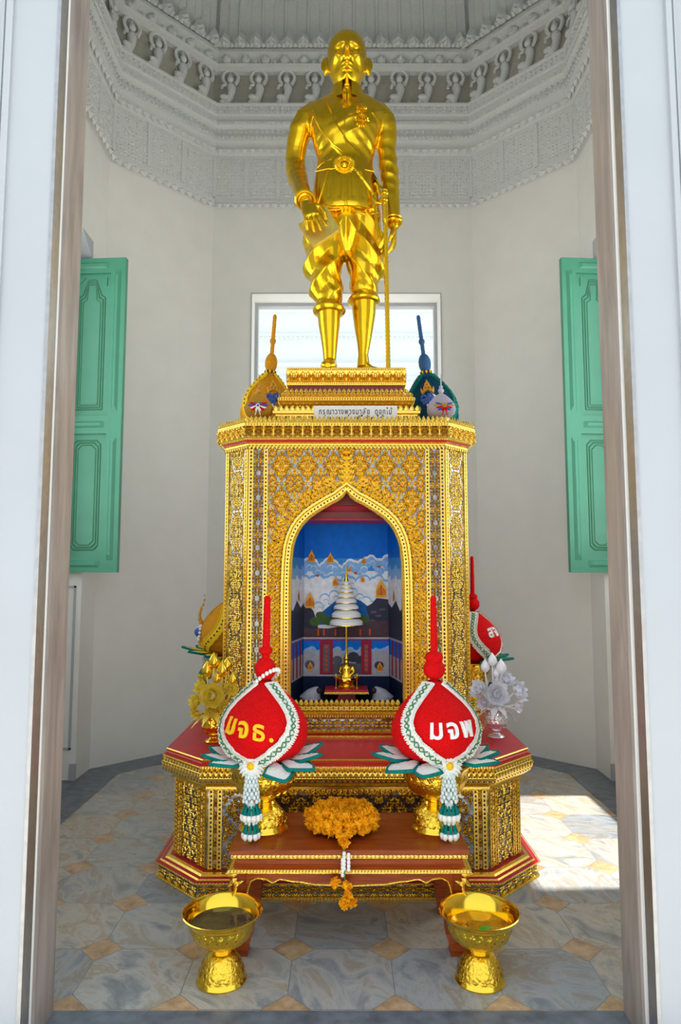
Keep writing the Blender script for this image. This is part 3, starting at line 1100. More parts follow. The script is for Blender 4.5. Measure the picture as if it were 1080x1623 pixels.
# --- top cornice
mb = MB()
sweep(mb, SW, SD, SC, [(0, 2.225), (.010, 2.232), (.010, 2.250), (.022, 2.256), (.022, 2.266), (.034, 2.270), (.038, 2.276), (.044, 2.284), (.052, 2.296), (.052, 2.325), (.042, 2.338), (.052, 2.346), (.052, 2.362), (.03, 2.368), (-.30, 2.369)],
      mats=[0, 0, 0, 4, 0, 0, 0, 0, 0, 0, 0, 0, 0, 0], cap=True)
for i in ASIDES:
    a, b, U, N, L = edge_frame(SW, SD, SC, .012, i)
    teeth(mb, a, U, UP, N, 0, L, 2.246, .022, .03, th=.006, gem=True)
    a, b, U, N, L = edge_frame(SW, SD, SC, .052, i)
    ornament(mb, a, U, UP, N, 0, L, 2.284, 2.34, .056, .056, .0135, bk=-1, seed=11, h=.011, gems=.5)
    beads(mb, a, U, UP, N, 0, L, 2.354, .017, .006)
    a, b, U, N, L = edge_frame(SW, SD, SC, .036, i)
    beads(mb, a, U, UP, N, 0, L, 2.272, .014, .005)
mb.build('top_cornice', AM, altar)
mb = MB()
for i in ASIDES:
    a, b, U, N, L = edge_frame(SW, SD, SC, .046, i)
    teeth(mb, a, U, UP, N, 0, L, 2.360, .026, .046, d=1, th=.008)
    teeth(mb, a + U * .013, U, UP, N, 0, L - .026, 2.360, .026, .022, d=1, th=.006)
mb.build('top_crest', AM, altar)

# --- niche interior: splayed painted box
ny0, ny1 = FY + .03, 4.28
nx0, nx1 = .33, .262
NZ0, NZ1, CEIL = .775, 1.99, 1.86
PM = {}
for nm, c in dict(sky=(.005, .17, .72), skymid=(.05, .30, .75), haze=(.82, .85, .92), cloud=(.92, .93, .95), cloudblue=(.25, .50, .85), hill=(.012, .13, .42), rock=(.045, .05, .085), rock2=(.12, .115, .15),
                  earth=(.10, .06, .075), green=(.07, .14, .04), gold=(.85, .42, .04), orange=(.55, .08, .02), red=(.35, .015, .04), navy=(.006, .015, .05), line=(.45, .45, .48), grey=(.42, .42, .47), dark=(.015, .015, .022), figure=(.42, .42, .50), brown=(.05, .03, .03)).items():
    PM[nm] = simple('mural_' + nm + '_paint', c, .55, 0, 30, .1, .001, .12)
PN = list(PM)
PL = [PM[k] for k in PN]


class Mural:
    """painted surface: x -1..1 across, z in metres; layers a fraction of a millimetre apart"""
    def __init__(self, p0, p1, nrm):
        self.p0, self.p1, self.n = Vector(p0), Vector(p1), Vector(nrm)
        self.mb = MB(); self.k = 0

    def P(self, x, z):
        return self.p0 + (self.p1 - self.p0) * ((x + 1) / 2) + UP * z + self.n * (.0003 * self.k)

    def poly(self, pts, c):
        self.k += 1
        pts = [(min(1, max(-1, x)), z) for x, z in pts]
        self.mb.poly([self.P(x, z) for x, z in pts], PN.index(c))

    def rect(self, x0, x1, z0, z1, c):
        self.poly([(x0, z0), (x1, z0), (x1, z1), (x0, z1)], c)

    def disc(self, x, z, r, c, sq=1.0, same=False, hw=.26):
        self.k += .12 if same else 1
        pts = []
        for k in range(16):
            a = 2 * PI * k / 16
            pts.append((min(1, max(-1, x + r / hw * math.cos(a))), z + r * sq * math.sin(a)))
        self.mb.poly([self.P(*p) for p in pts], PN.index(c))


bm_ = Mural((ACX - nx1, ny1, 0), (ACX + nx1, ny1, 0), (0, -1, 0))
rnd = random.Random(12)


def zy(py): return at(547, py, ny1).z
def xx(px): return ((at(px, 950, ny1).x - ACX) / nx1)


def mural_sky(B):
    B.rect(-1, 1, NZ0, NZ1, 'sky')
    B.rect(-1, 1, NZ0, zy(885), 'skymid')
    B.rect(-1, 1, NZ0, zy(905), 'haze')


def cloud_bank(B, pts, c1, c2, r, dz=.012):
    q = random.Random(len(pts))
    rs = [r * q.uniform(.62, 1.15) for _ in pts]
    for (x, z), k in zip(pts, rs):
        B.disc(x, z + dz, k * 1.12, c1, same=True)
    for (x, z), k in zip(pts, rs): B.disc(x, z, k, c2, same=True)
    for (x, z), k in zip(pts, rs):
        if q.random() < .5:
            B.disc(x + .03, z - k * .5, k * .62, c1, same=True); B.disc(x + .03, z - k * .62, k * .58, c2, same=True)


def palace(B, x, z, s):
    for dx, hh in ((-.5, .62), (.5, .62), (-.25, .8), (.25, .8), (0, 1.0)):
        xw = s * .13 / .26
        cx = x + dx * s * .55 / .26
        B.k += 1
        B.mb.poly([B.P(min(1, max(-1, cx + a)), z + b) for a, b in ((-xw, 0), (xw, 0), (xw, s * hh), (0, s * hh * 1.55), (-xw, s * hh))], PN.index('gold'))
        B.k += 1
        B.mb.poly([B.P(min(1, max(-1, cx + a)), z + b) for a, b in ((-xw * .55, .1 * s), (xw * .55, .1 * s), (xw * .55, s * hh * .9), (-xw * .55, s * hh * .9))], PN.index('orange'))
    B.rect(x - s * .45 / .26, x + s * .45 / .26, z - s * .08, z + s * .08, 'gold')


mural_sky(bm_)
bank = [(x / 10, zy(900) + .022 * math.sin(x * 1.3) + .03 * (x > 3) - .01 * abs(math.sin(x * .7))) for x in range(-10, 11)]
cloud_bank(bm_, bank, 'haze', 'cloudblue', .034)
bank = [(x / 9, zy(925) + .02 * math.sin(x * 1.9 + 1)) for x in range(-9, 10)]
cloud_bank(bm_, bank, 'cloudblue', 'haze', .036)
bm_.rect(-1, 1, zy(990), zy(925), 'haze')
cloud_bank(bm_, [(xx(px), zy(py)) for px, py in ((505, 962), (515, 950), (530, 945), (538, 932), (550, 930), (560, 940), (570, 948), (580, 955), (590, 962), (520, 965), (560, 965), (540, 955))], 'cloudblue', 'cloud', .030, .006)
bm_.poly([(xx(500), zy(990)), (xx(508), zy(972)), (xx(525), zy(958)), (xx(538), zy(948)), (xx(556), zy(946)), (xx(572), zy(952)), (xx(590), zy(966)), (xx(600), zy(990))], 'hill')
bm_.poly([(-1, zy(1000)), (-1, zy(962)), (xx(490), zy(960)), (xx(497), zy(968)), (xx(503), zy(985)), (xx(505), zy(1000))], 'rock')
bm_.poly([(xx(575), zy(1000)), (xx(585), zy(978)), (xx(580), zy(962)), (xx(590), zy(956)), (xx(597), zy(948)), (1, zy(950)), (1, zy(1000))], 'rock')
for px, py in ((592, 970), (600, 976), (590, 984), (606, 966)):
    bm_.disc(xx(px), zy(py), .02, 'rock2', .4)
for px, py, r in ((500, 985, .035), (512, 980, .035), (522, 984, .035), (508, 975, .028), (568, 978, .03), (578, 982, .03), (560, 984, .03)):
    bm_.disc(xx(px), zy(py), r, 'green', .8)
bm_.poly([(-1, zy(1012)), (-1, zy(995)), (xx(520), zy(996)), (xx(560), zy(990)), (xx(585), zy(985)), (1, zy(983)), (1, zy(1012))], 'earth')
for px, py, s in ((494, 890, .05), (524, 892, .045), (577, 893, .03), (532, 928, .04), (575, 922, .028), (604, 945, .075), (492, 962, .065), (554, 906, .022)):
    palace(bm_, xx(px), zy(py), s)
for px, py in ((503, 912), (563, 908), (600, 898)):
    bm_.poly([(xx(px - 4), zy(py)), (xx(px + 4), zy(py - 2)), (xx(px + 2), zy(py + 3))], 'orange')
for px in (505, 514, 571, 586, 532):
    bm_.rect(xx(px - 1.5), xx(px + 1.5), zy(1007), zy(996), 'orange')
# lower storey: rail, pillars, clouds, garden and floor
bm_.rect(-1, 1, NZ0, zy(1009), 'line')
bm_.rect(-1, 1, NZ0, zy(1012), 'red')
bm_.rect(-1, 1, NZ0, zy(1014), 'sky')
cloud_bank(bm_, [(x / 10, zy(1036) + .012 * math.sin(x * 2.1)) for x in range(-10, 11)], 'cloudblue', 'grey', .026)
bm_.rect(-1, 1, NZ0, zy(1036), 'grey')
for px, py, r in ((492, 1052, .03), (535, 1045, .03), (560, 1040, .035), (570, 1045, .03), (600, 1053, .028), (520, 1055, .02)):
    bm_.disc(xx(px), zy(py), r, 'rock' if px > 540 else 'rock2', .9)
bm_.rect(xx(526), xx(574), zy(1068), zy(1050), 'rock2')
palace(bm_, xx(601), zy(1062), .04); palace(bm_, xx(493), zy(1060), .035)
for px0, px1 in ((508, 528), (572, 588)):
    bm_.rect(xx(px0), xx(px1), NZ0, zy(1014), 'red')
    bm_.rect(xx(px0 + 5), xx(px1 - 5), zy(1064), zy(1020), 'rock2')
    for k in range(6):
        bm_.disc(xx((px0 + px1) / 2), zy(1024 + k * 7), .009, 'orange')
bm_.rect(-1, 1, NZ0, zy(1067), 'line')
bm_.rect(-1, 1, NZ0, zy(1069.5), 'navy')
mur = bm_.mb.build('mural', PL, altar, sharp=None)
for sg in (-1, 1):
    A_ = Vector((ACX + sg * nx1, ny1, 0)); B_ = Vector((ACX + sg * nx0, ny0, 0))
    n_ = Vector((-sg, -.2, 0)).normalized()
    S = Mural(A_, B_, n_)
    S.rect(-1, 1, NZ0, NZ1, 'sky'); S.rect(-1, 1, NZ0, zy(885), 'skymid'); S.rect(-1, 1, NZ0, zy(905), 'haze')
    S.k += 1
    for k in range(9): S.disc(-1 + k * .25, zy(908) + .015 * math.sin(k * 2), .034, 'cloudblue', same=True, hw=.2)
    S.rect(-1, 1, NZ0, zy(922), 'haze')
    S.poly([(-1, NZ0), (-1, zy(955)), (-.5, zy(962)), (0, zy(950)), (.5, zy(965)), (1, zy(955)), (1, NZ0)], 'rock')
    S.rect(-1, 1, NZ0, zy(1009), 'line'); S.rect(-1, 1, NZ0, zy(1012), 'sky')
    S.rect(-1, 1, NZ0, zy(1036), 'grey')
    for x in (-.9, -.45, 0, .45, .9): S.rect(x - .08, x + .08, NZ0, zy(1012), 'red')
    S.rect(-1, 1, NZ0, zy(1067), 'line'); S.rect(-1, 1, NZ0, zy(1069.5), 'navy')
    palace(S, -.2, zy(950), .05)
    S.mb.build('side_mural', PL, altar, sharp=None)
mb = MB()
for z0, z1, sgn in ((NZ0, NZ0 + .003, 1),):
    mb.add([(ACX - .34, FY + .005, z0), (ACX + .34, FY + .005, z0), (ACX + nx1, ny1, z1), (ACX - nx1, ny1, z1)], [[0, 1, 2, 3]])
mb.build('niche_floor', PM['dark'], altar, sharp=None)
mb = MB()
mb.add([(ACX - .34, FY + .03, NZ1), (ACX + .34, FY + .03, NZ1), (ACX + nx1, ny1, NZ1), (ACX - nx1, ny1, NZ1)], [[0, 1, 2, 3]])
mb.box(ACX - .25, ACX + .25, 4.0, ny1, CEIL - .03, CEIL + .01)
mb.box(ACX - .235, ACX + .235, 4.03, ny1, CEIL + .01, CEIL + .05, 1)
mb.box(ACX - .25, ACX + .25, 4.0, ny1, CEIL + .05, NZ1)
mb.box(ACX - .262, ACX + .262, 3.985, ny1, CEIL - .04, CEIL - .03, 1)
mb.build('niche_valance', [M['deep_red'], M['red_paint']], altar, sharp=None)

# --- things standing in the niche
st = empty('offering_stand', (ACX, 4.1, NZ0), 'small red and gold pedestal table in the niche under the seated golden figurine', 'stand', world_parts=True)
zt = at(549, 1090, 4.1).z
mb = MB()
mb.box(ACX - .125, ACX + .125, 4.02, 4.18, zt - .012, zt)
mb.build('stand_top', M['red_paint'], st, sharp=None)
mb = MB(); mb.box(ACX - .128, ACX + .128, 4.015, 4.185, zt - .024, zt - .012)
for k in range(16): mb.ball((ACX - .12 + k * .016, 4.014, zt - .018), .006, 6, 4)
mb.build('gold_edge', M['gold'], st)
mb = MB()
mb.rings([[(ACX - w, 4.03, z), (ACX + w, 4.03, z), (ACX + w, 4.17, z), (ACX - w, 4.17, z)] for w, z in ((.055, NZ0 + .003), (.045, NZ0 + .05), (.03, zt - .024))], 0, False)
mb.build('stand_skirt', M['deep_red'], st, sharp=None)

fg = empty('figurine', (ACX, 4.1, zt), 'little golden seated figurine on the red stand in the niche', 'figurine', world_parts=True)
mb = MB()
zb = zt
mb.lathe([(.05, 0), (.052, .012), (.040, .022), (.046, .034), (.036, .042)], 20, (ACX, 4.1, zb), cap0=True, cap1=True)
mb.build('figurine_base', M['bright_gold'], fg)
mb = MB()
z1 = zb + .042
mb.rings([[(ACX + rx * math.cos(a), 4.1 + ry * math.sin(a), z1 + z) for a in [2 * PI * k / 14 for k in range(14)]] for rx, ry, z in ((.046, .035, 0), (.05, .038, .012), (.036, .026, .026), (.026, .02, .045), (.033, .021, .068), (.036, .02, .08), (.014, .012, .09))])
mb.ball((ACX, 4.098, z1 + .108), .019, 12, 8, sc=(.9, 1, 1.15))
for sg in (-1, 1):
    mb.tube([(ACX + sg * .034, 4.1, z1 + .077), (ACX + sg * .043, 4.09, z1 + .05), (ACX + sg * .02, 4.07, z1 + .03)], .008, 7)
    mb.tube([(ACX + sg * .048, 4.095, z1 + .012), (ACX + sg * .02, 4.062, z1 + .012), (ACX - sg * .02, 4.06, z1 + .01)], .012, 7)
mb.build('body', M['bright_gold'], fg)
mb = MB()
mb.lathe([(.018, 0), (.02, .004), (.014, .012), (.009, .022), (.004, .036), (.001, .055)], 12, (ACX, 4.098, z1 + .122), cap1=True)
mb.build('crown', M['bright_gold'], fg)

um = empty('tiered_parasol', (ACX, 4.17, NZ0), 'white tiered ceremonial parasol on a thin gold pole behind the figurine', 'parasol', world_parts=True)
mb = MB()
mb.tube([(ACX, 4.17, zt), (ACX, 4.17, at(547, 925, 4.17).z)], .0055, 8)
for py in (1060, 1045, 1030): mb.ball((ACX, 4.17, at(547, py, 4.17).z), .009, 8, 6)
mb.build('pole', M['bright_gold'], um)
tiers = [(991, 978, 26, 20), (979, 966, 23, 17), (966, 956, 19.5, 15), (956, 947, 16.5, 12.5), (947, 939, 14, 10.5), (939, 932, 11.5, 8.5), (932, 926, 9, 6), (926, 921, 6.5, 4)]
for k, (p0, p1, r0, r1) in enumerate(tiers):
    mb = MB()
    za, zb2 = at(547, p0, 4.17).z, at(547, p1, 4.17).z
    s = .00385
    mb.lathe([(r0 * s, za), (r0 * s, za + (zb2 - za) * .45), (r1 * s * .9, zb2), (.004, zb2)], 28, (ACX, 4.17, 0))
    mb.lathe([(r0 * s * 1.01, za), (r0 * s * 1.01, za + .004)], 28, (ACX, 4.17, 0), 1)
    mb.build('tier', [M['white'], M['bright_gold']], um)
mb = MB()
mb.lathe([(.016, at(547, 921, 4.17).z), (.010, at(547, 916, 4.17).z), (.005, at(547, 908, 4.17).z), (.001, at(547, 895, 4.17).z)], 12, (ACX, 4.17, 0), cap1=True)
mb.build('finial', M['bright_gold'], um)
for sg, wh in ((-1, 'left'), (1, 'right')):
    c = empty('candle_holder', (ACX + sg * .062, 4.09, zt), 'tiny gold candle dish on a stem at the %s of the figurine' % wh, 'candle holder', 'candle dishes in the niche', world_parts=True)
    mb = MB()
    mb.lathe([(.012, 0), (.012, .003), (.003, .007), (.0025, .05), (.005, .053), (.014, .058), (.018, .066), (.0, .062)], 14, (ACX + sg * .062, 4.09, zt), cap0=True)
    mb.build('dish', M['bright_gold'], c)
    mb = MB(); mb.tube([(ACX + sg * .062, 4.09, zt + .062), (ACX + sg * .062, 4.09, zt + .082)], .004, 6)
    mb.build('candle', M['yellow'], c)
for sg, wh in ((-1, 'left'), (1, 'right')):
    cx = ACX + sg * .195
    mb = MB()
    mb.rings([[(cx + rx * math.cos(a) + ox, 4.08 + ry * math.sin(a), NZ0 + .003 + z) for a in [2 * PI * k / 14 for k in range(14)]] for rx, ry, z, ox in
              ((.060, .05, 0, sg * .015), (.062, .05, .015, sg * .02), (.050, .04, .035, sg * .01), (.035, .03, .055, sg * .0), (.02, .02, .066, -sg * .012), (.008, .008, .072, -sg * .02))])
    o = mb.build('kneeling_figure', PM['figure'], None)
    tag(o, 'small pale crouching figure on the dark niche floor at its %s end' % wh, 'figurine', 'crouching figures in the niche')
    mb = MB(); mb.ball((cx - sg * .035, 4.06, NZ0 + .055), .017, 10, 7)
    mb.build('head', PM['brown'], o)

# ------------------------------------------------------------------ stepped plinth under the statue
pl = empty('statue_plinth', (ACX, 4.3, 2.369), 'stepped gilded plinth with a red groove, carrying the golden statue', 'plinth', world_parts=True)


def rect_sweep(mb, prof, mats, hw=.335, hd=.22, cy=4.27, cap=True):
    rr = [[(ACX - hw - d, cy - hd - d, z), (ACX + hw + d, cy - hd - d, z), (ACX + hw + d, cy + hd + d, z), (ACX - hw - d, cy + hd + d, z)] for d, z in prof]
    for a in range(len(rr) - 1):
        for i in range(4):
            j = (i + 1) % 4
            mb.add([rr[a][i], rr[a][j], rr[a + 1][j], rr[a + 1][i]], [[0, 1, 2, 3]], mats[a])
    if cap: mb.poly(rr[-1], mats[-1])


def rect_sides(d, hw=.335, hd=.22, cy=4.27):
    x0, x1, y0, y1 = ACX - hw - d, ACX + hw + d, cy - hd - d, cy + hd + d
    yield Vector((x0, y0, 0)), Vector((1, 0, 0)), Vector((0, -1, 0)), x1 - x0
    yield Vector((x1, y0, 0)), Vector((0, 1, 0)), Vector((1, 0, 0)), y1 - y0
    yield Vector((x0, y1, 0)), Vector((0, -1, 0)), Vector((-1, 0, 0)), y1 - y0


mb = MB()
rect_sweep(mb, [(.085, 2.369), (.085, 2.445), (.10, 2.45), (.10, 2.465), (.05, 2.47), (.04, 2.50)], [0, 0, 0, 0, 0])
for a, U, N, L in rect_sides(.085):
    ornament(mb, a, U, UP, N, 0, L, 2.372, 2.442, .07, .07, .0145, bk=-1, seed=13, h=.009, gems=.25)
for a, U, N, L in rect_sides(.10):
    teeth(mb, a, U, UP, N, 0, L, 2.462, .032, .036, d=1, th=.008)
mb.build('lowest_step', AM, pl)
mb = MB()
rect_sweep(mb, [(.035, 2.47), (.03, 2.495), (.055, 2.515), (.072, 2.535), (.072, 2.552), (.06, 2.560), (.05, 2.575), (.02, 2.585)], [0, 0, 0, 0, 0, 0, 0])
for a, U, N, L in rect_sides(.05):
    ornament(mb, a, U, UP, N, -.01, L + .01, 2.502, 2.54, .04, .038, .0125, bk=-1, seed=14, h=.014, gems=.3)
for a, U, N, L in rect_sides(.072):
    beads(mb, a, U, UP, N, 0, L, 2.544, .015, .007)
for a, U, N, L in rect_sides(.055):
    ornament(mb, a, U, UP, N, 0, L, 2.560, 2.582, .04, .022, .011, bk=0, seed=15, h=.008)
mb.build('middle_step', AM, pl)
mb = MB()
rect_sweep(mb, [(.03, 2.58), (.005, 2.59), (.005, 2.655)], [0, 5], cap=False)
for a, U, N, L in rect_sides(.035):
    teeth(mb, a, U, UP, N, 0, L, 2.584, .028, .034, d=1, th=.008)
mb.build('red_groove', AM, pl)
mb = MB()
rect_sweep(mb, [(.0, 2.64), (.022, 2.642), (.028, 2.655), (.018, 2.672), (.016, 2.70), (.026, 2.725), (.026, 2.745), (.012, 2.752)], [0, 0, 0, 0, 0, 0, 0])
for a, U, N, L in rect_sides(.017):
    ornament(mb, a, U, UP, N, 0, L, 2.658, 2.742, .07, .042, .0135, bk=-1, seed=16, h=.012, gems=.1)
for a, U, N, L in rect_sides(.026):
    beads(mb, a, U, UP, N, 0, L, 2.738, .013, .006)
    beads(mb, a, U, UP, N, 0, L, 2.650, .013, .006)
mb.build('top_block', AM, pl)

# ------------------------------------------------------------------ the golden statue
SY = 4.30
statue = empty('statue', (ACX, SY, 2.752), 'tall golden statue of a standing man in jacket and draped breeches', 'statue', world_parts=True)


def ell(cx, cy, z, rx, ry, n=28, p=2.0):
    out = []
    for k in range(n):
        a = 2 * PI * k / n
        c, s = math.cos(a), math.sin(a)
        out.append((cx + rx * math.copysign(abs(c) ** (2 / p), c), cy + ry * math.copysign(abs(s) ** (2 / p), s), z))
    return out


def Zs(py, Y=SY): return at(549, py, Y).z


def remeshed(mb, voxel, smooth_it=2):
    """one continuous surface from the closed shapes in mb"""
    me = bpy.data.meshes.new('tmp')
    me.from_pydata(mb.v, [], mb.f)
    b = bmesh.new(); b.from_mesh(me); bmesh.ops.recalc_face_normals(b, faces=b.faces); b.to_mesh(me); b.free()
    o = bpy.data.objects.new('tmp', me); COL.objects.link(o)
    r = o.modifiers.new('r', 'REMESH'); r.mode = 'VOXEL'; r.voxel_size = voxel
    if smooth_it:
        s = o.modifiers.new('s', 'SMOOTH'); s.iterations = smooth_it; s.factor = .5
    dg = bpy.context.evaluated_depsgraph_get()
    dg.update()
    res = bpy.data.meshes.new_from_object(o.evaluated_get(dg))
    bpy.data.objects.remove(o); bpy.data.meshes.remove(me)
    return res


def finish(me, name, mat, parent, disp=None):
    if disp:
        nrm = [v.normal.copy() for v in me.vertices]
        for v, n in zip(me.vertices, nrm):
            v.co = v.co + n * disp(v.co, n)
    me.name = name
    me.materials.clear(); me.materials.append(mat)
    me.polygons.foreach_set('use_smooth', [True] * len(me.polygons))
    me.update()
    o = bpy.data.objects.new(name, me); COL.objects.link(o)
    if parent is not None:
        o.parent = parent
        o.matrix_parent_inverse = parent_matrix(parent).inverted()
    return o


def bvh_of(*objs):
    v, f = [], []
    for o in objs:
        b = len(v)
        v += [tuple(x.co) for x in o.data.vertices]
        f += [[b + i for i in p.vertices] for p in o.data.polygons]
    return BVHTree.FromPolygons(v, f)


def g(x, c, w): return math.exp(-((x - c) / w) ** 2)


# ---- head: eyes at half height, brow, nose, mouth, chin
HC = Vector((at(550, 90, SY).x, SY - .03, 4.899))
HW_, HH_, HD_ = .130, .192, .150


def head_point(th, ph):
    # th: polar from the top, ph: azimuth, front = -y
    x = math.sin(th) * math.sin(ph); y = -math.sin(th) * math.cos(ph); z = math.cos(th)
    front = max(0, -y)
    # jaw narrows
    wx = 1.0 - .20 * max(0, -z) ** 1.5 + .10 * max(0, z) * (1 - max(0, z) ** 3)
    wy = 1.0 - .10 * max(0, -z) + .12 * max(0, z) * (1 - max(0, z) ** 3)
    if z > 0:
        k_ = (1 - z ** 2.7) ** (1 / 2.7) / max(1e-4, math.sqrt(1 - z * z)) if z < .9999 else 1.6
        x, y = x * k_, y * k_
    X = x * HW_ * wx; Y = y * HD_ * wy; Z = z * HH_
    nx_, nz_ = x, z
    d = 0.0
    if y < .1:
        f = min(1, front * 2.2)
        d += .012 * g(nz_, .22, .07) * g(abs(nx_), .30, .26) * f          # brow
        d -= .024 * g(nz_, .06, .11) * g(abs(nx_), .34, .19) * f         # sockets
        d += .013 * g(nz_, .055, .055) * g(abs(nx_), .34, .12) * f        # eyeballs
        d -= .005 * g(nz_, .015, .018) * g(abs(nx_), .34, .14) * f        # lower lid crease
        nose = max(0, min(1, (.20 - nz_) / .42)) if nz_ > -.24 else 0
        wn = .07 + .05 * nose
        d += (.010 + .038 * nose) * g(nx_, 0, wn) * f * (1 if nz_ > -.22 else 0) * (1 if nz_ < .2 else g(nz_, .2, .08))
        d += .012 * g(nz_, -.21, .05) * g(abs(nx_), .12, .06) * f          # nostril wings
        d += .012 * g(nz_, -.10, .14) * g(abs(nx_), .58, .2) * f           # cheekbones
        d -= .010 * g(nz_, -.40, .16) * g(abs(nx_), .58, .18) * f           # hollow cheeks
        d -= .006 * g(nz_ + .9 * (abs(nx_) - .2), -.26, .04) * g(abs(nx_), .27, .14) * f   # nasolabial fold
        d += .014 * g(nz_, -.41, .040) * g(nx_, 0, .22) * f                # upper lip
        d -= .010 * g(nz_, -.462, .020) * g(nx_, 0, .24) * f               # mouth line
        d += .015 * g(nz_, -.52, .040) * g(nx_, 0, .18) * f                # lower lip
        d -= .010 * g(nz_, -.61, .04) * g(nx_, 0, .2) * f
        d += .024 * g(nz_, -.77, .11) * g(nx_, 0, .24) * f                 # chin
    Y -= d * 1.5
    Z += 0
    return Vector((X, Y, Z))


def turned(v, c, rx, rz=0):
    return c + Matrix.Rotation(rz, 3, 'Z') @ Matrix.Rotation(rx, 3, 'X') @ v


b = MB()
rr = []
NT_, NP_ = 90, 110
for i in range(1, NT_):
    rr.append([turned(head_point(PI * i / NT_, 2 * PI * k / NP_), HC, R(3)) for k in range(NP_)])
b.rings(rr)
for sg in (-1, 1):
    # ear: rim, lobe and hollow
    ec = HC + Vector((sg * .134, .012, .001))
    b.rings([[ec + Vector((sg * dx, dy_ * .8 * math.cos(a) + dx * .45, dz * math.sin(a) - .008 * (1 - math.sin(a)))) for a in [2 * PI * k / 16 for k in range(16)]] for dx, dy_, dz in ((-.022, .018, .030), (0, .027, .042), (.012, .033, .050), (.020, .031, .048), (.020, .018, .032), (.010, .012, .024))])
    b.ball(ec + Vector((sg * .006, .012, 0)), .05, 12, 8, sc=(.45, .28, 1.0))
    b.tube([ec + Vector((sg * (.006 + .026 * math.cos(a)), .0, .050 * math.sin(a))) for a in [R(-100 + 220 * k / 12) for k in range(13)]], .0085, 8)
    b.ball(ec + Vector((sg * .008, .004, -.050)), .015, 8, 6)
# neck
nx = at(550, 150, SY).x
b.rings([ell(nx, SY + y, z, rx, ry, 24) for z, y, rx, ry in ((4.60, .02, .085, .085), (4.72, .0, .080, .082), (4.80, -.02, .083, .088), (4.90, -.02, .09, .10))])
b.ball((nx, SY - .085, 4.765), .020, 10, 7)


# ---- hands
def hand(b, wrist, dirv, palm_n, side, curl, spread=.0, scale=1.0, curls=None):
    """palm, four unequal bent fingers, thumb leaving the side of the palm"""
    d = Vector(dirv).normalized(); n = Vector(palm_n).normalized()
    n = (n - d * n.dot(d)).normalized()
    s = d.cross(n) * side                        # towards the thumb side
    S = scale
    rr = []
    for t, w, th in ((-.02, .032, .026), (.02, .036, .024), (.06, .046, .021), (.10, .049, .018), (.115, .044, .014)):
        c = wrist + d * t * S
        rr.append([c + s * (w * S * math.cos(a)) + n * (th * S * math.sin(a)) for a in [2 * PI * k / 14 for k in range(14)]])
    b.rings(rr)
    lens = (.098, .108, .102, .080)
    for k in range(4):
        o = wrist + d * (.098 * S) + s * ((.036 - .024 * k) * S)
        L = lens[k] * S
        cu = (curls[k] if curls else curl)
        p = [o - d * .02 * S]
        ang = R(6)
        p.append(o)
        dd = d + s * (spread * (1.5 - k))
        dd.normalize()
        for seg, fr in enumerate((.45, .32, .23)):
            ang += cu * (.8, 1.0, .7)[seg]
            v = dd * math.cos(ang) + n * math.sin(ang)
            p.append(p[-1] + v * L * fr)
        b.tube(p, [.0125 * S, .0125 * S, .0118 * S, .0105 * S, .0082 * S], 8)
        b.ball(p[-1], .0085 * S, 8, 6)
        b.ball(p[2], .0120 * S, 8, 6)
    o = wrist + d * .025 * S + s * .030 * S
    p = [o, o + (d * .6 + s * .75).normalized() * .045 * S, o + (d * .6 + s * .75).normalized() * .045 * S + (d * .95 + s * .25 + n * .3).normalized() * .042 * S]
    p.append(p[-1] + (d * .9 - s * .1 + n * .5).normalized() * .032 * S)
    b.tube(p, [.020 * S, .0155 * S, .0135 * S, .010 * S], 8)
    b.ball(p[-1], .0105 * S, 8, 6)


# book and the hand holding it
BQ = [at(473, 355, 4.015), at(517.5, 326, 4.035), at(539, 362.6, 4.0), at(497, 390, 3.975)]
wristL = at(486, 324, 4.01)
# the hand holds the upper left edge: fingers come over the front cover
b_h = at(496, 362, 4.0)
hand(b, wristL, at(500, 350, 3.925) - wristL, Vector((-.1, .9, -.1)), 1, R(14), .10, 1.12, curls=(R(4), R(8), R(12), R(16)))
wristR = at(624, 362, 4.27)
hand(b, wristR, Vector((.02, -.03, -1)), Vector((-1, .15, 0)), -1, R(22), .05, 1.0, curls=(R(14), R(20), R(26), R(32)))
# calves and shoes


def leg_rings(rows, Yc, ry_k):
    out = []
    for py, x0, x1 in rows:
        y_ = Yc(py) if callable(Yc) else Yc
        A = at(x0, py, y_); B = at(x1, py, y_)
        rx = (B.x - A.x) / 2
        out.append(ell((A.x + B.x) / 2, y_, A.z, rx, rx * ry_k, 24))
    return out


b.rings(leg_rings([(484, 504, 540), (497, 503.5, 540), (515, 505, 539), (535, 508.5, 536.5), (555, 511.5, 534.5), (572, 513, 533), (586, 513, 534)], lambda py: 4.27, 1.15))
b.rings(leg_rings([(466, 558, 597), (480, 557, 596.5), (498, 559, 595.5), (520, 562, 592), (545, 566.5, 587.5), (562, 568, 584), (582, 566, 587)], lambda py: 4.31, 1.15))
fx = at(523, 584, 4.2).x
b.rings([[(fx + dx + rx * math.cos(a), y, 2.755 + max(.0, h * (1 + math.sin(a)) / 2)) for a in [2 * PI * k / 16 for k in range(16)]] for y, rx, h, dx in
         ((4.37, .03, .06, 0), (4.34, .045, .11, 0), (4.27, .048, .15, 0), (4.20, .045, .10, 0), (4.12, .052, .07, -.005), (4.07, .045, .055, -.008), (4.045, .02, .03, -.01))])
fx = at(578, 584, 4.28).x
b.rings([[(fx + t * .93 + rx * -.25 * math.cos(a), 4.31 - t * .42 + rx * math.cos(a) * .9, 2.755 + h * (1 + math.sin(a)) / 2) for a in [2 * PI * k / 16 for k in range(16)]] for t, rx, h in
         ((-.06, .03, .06), (-.045, .045, .09), (.0, .05, .13), (.05, .047, .085), (.10, .052, .062), (.14, .045, .05), (.165, .022, .03))])
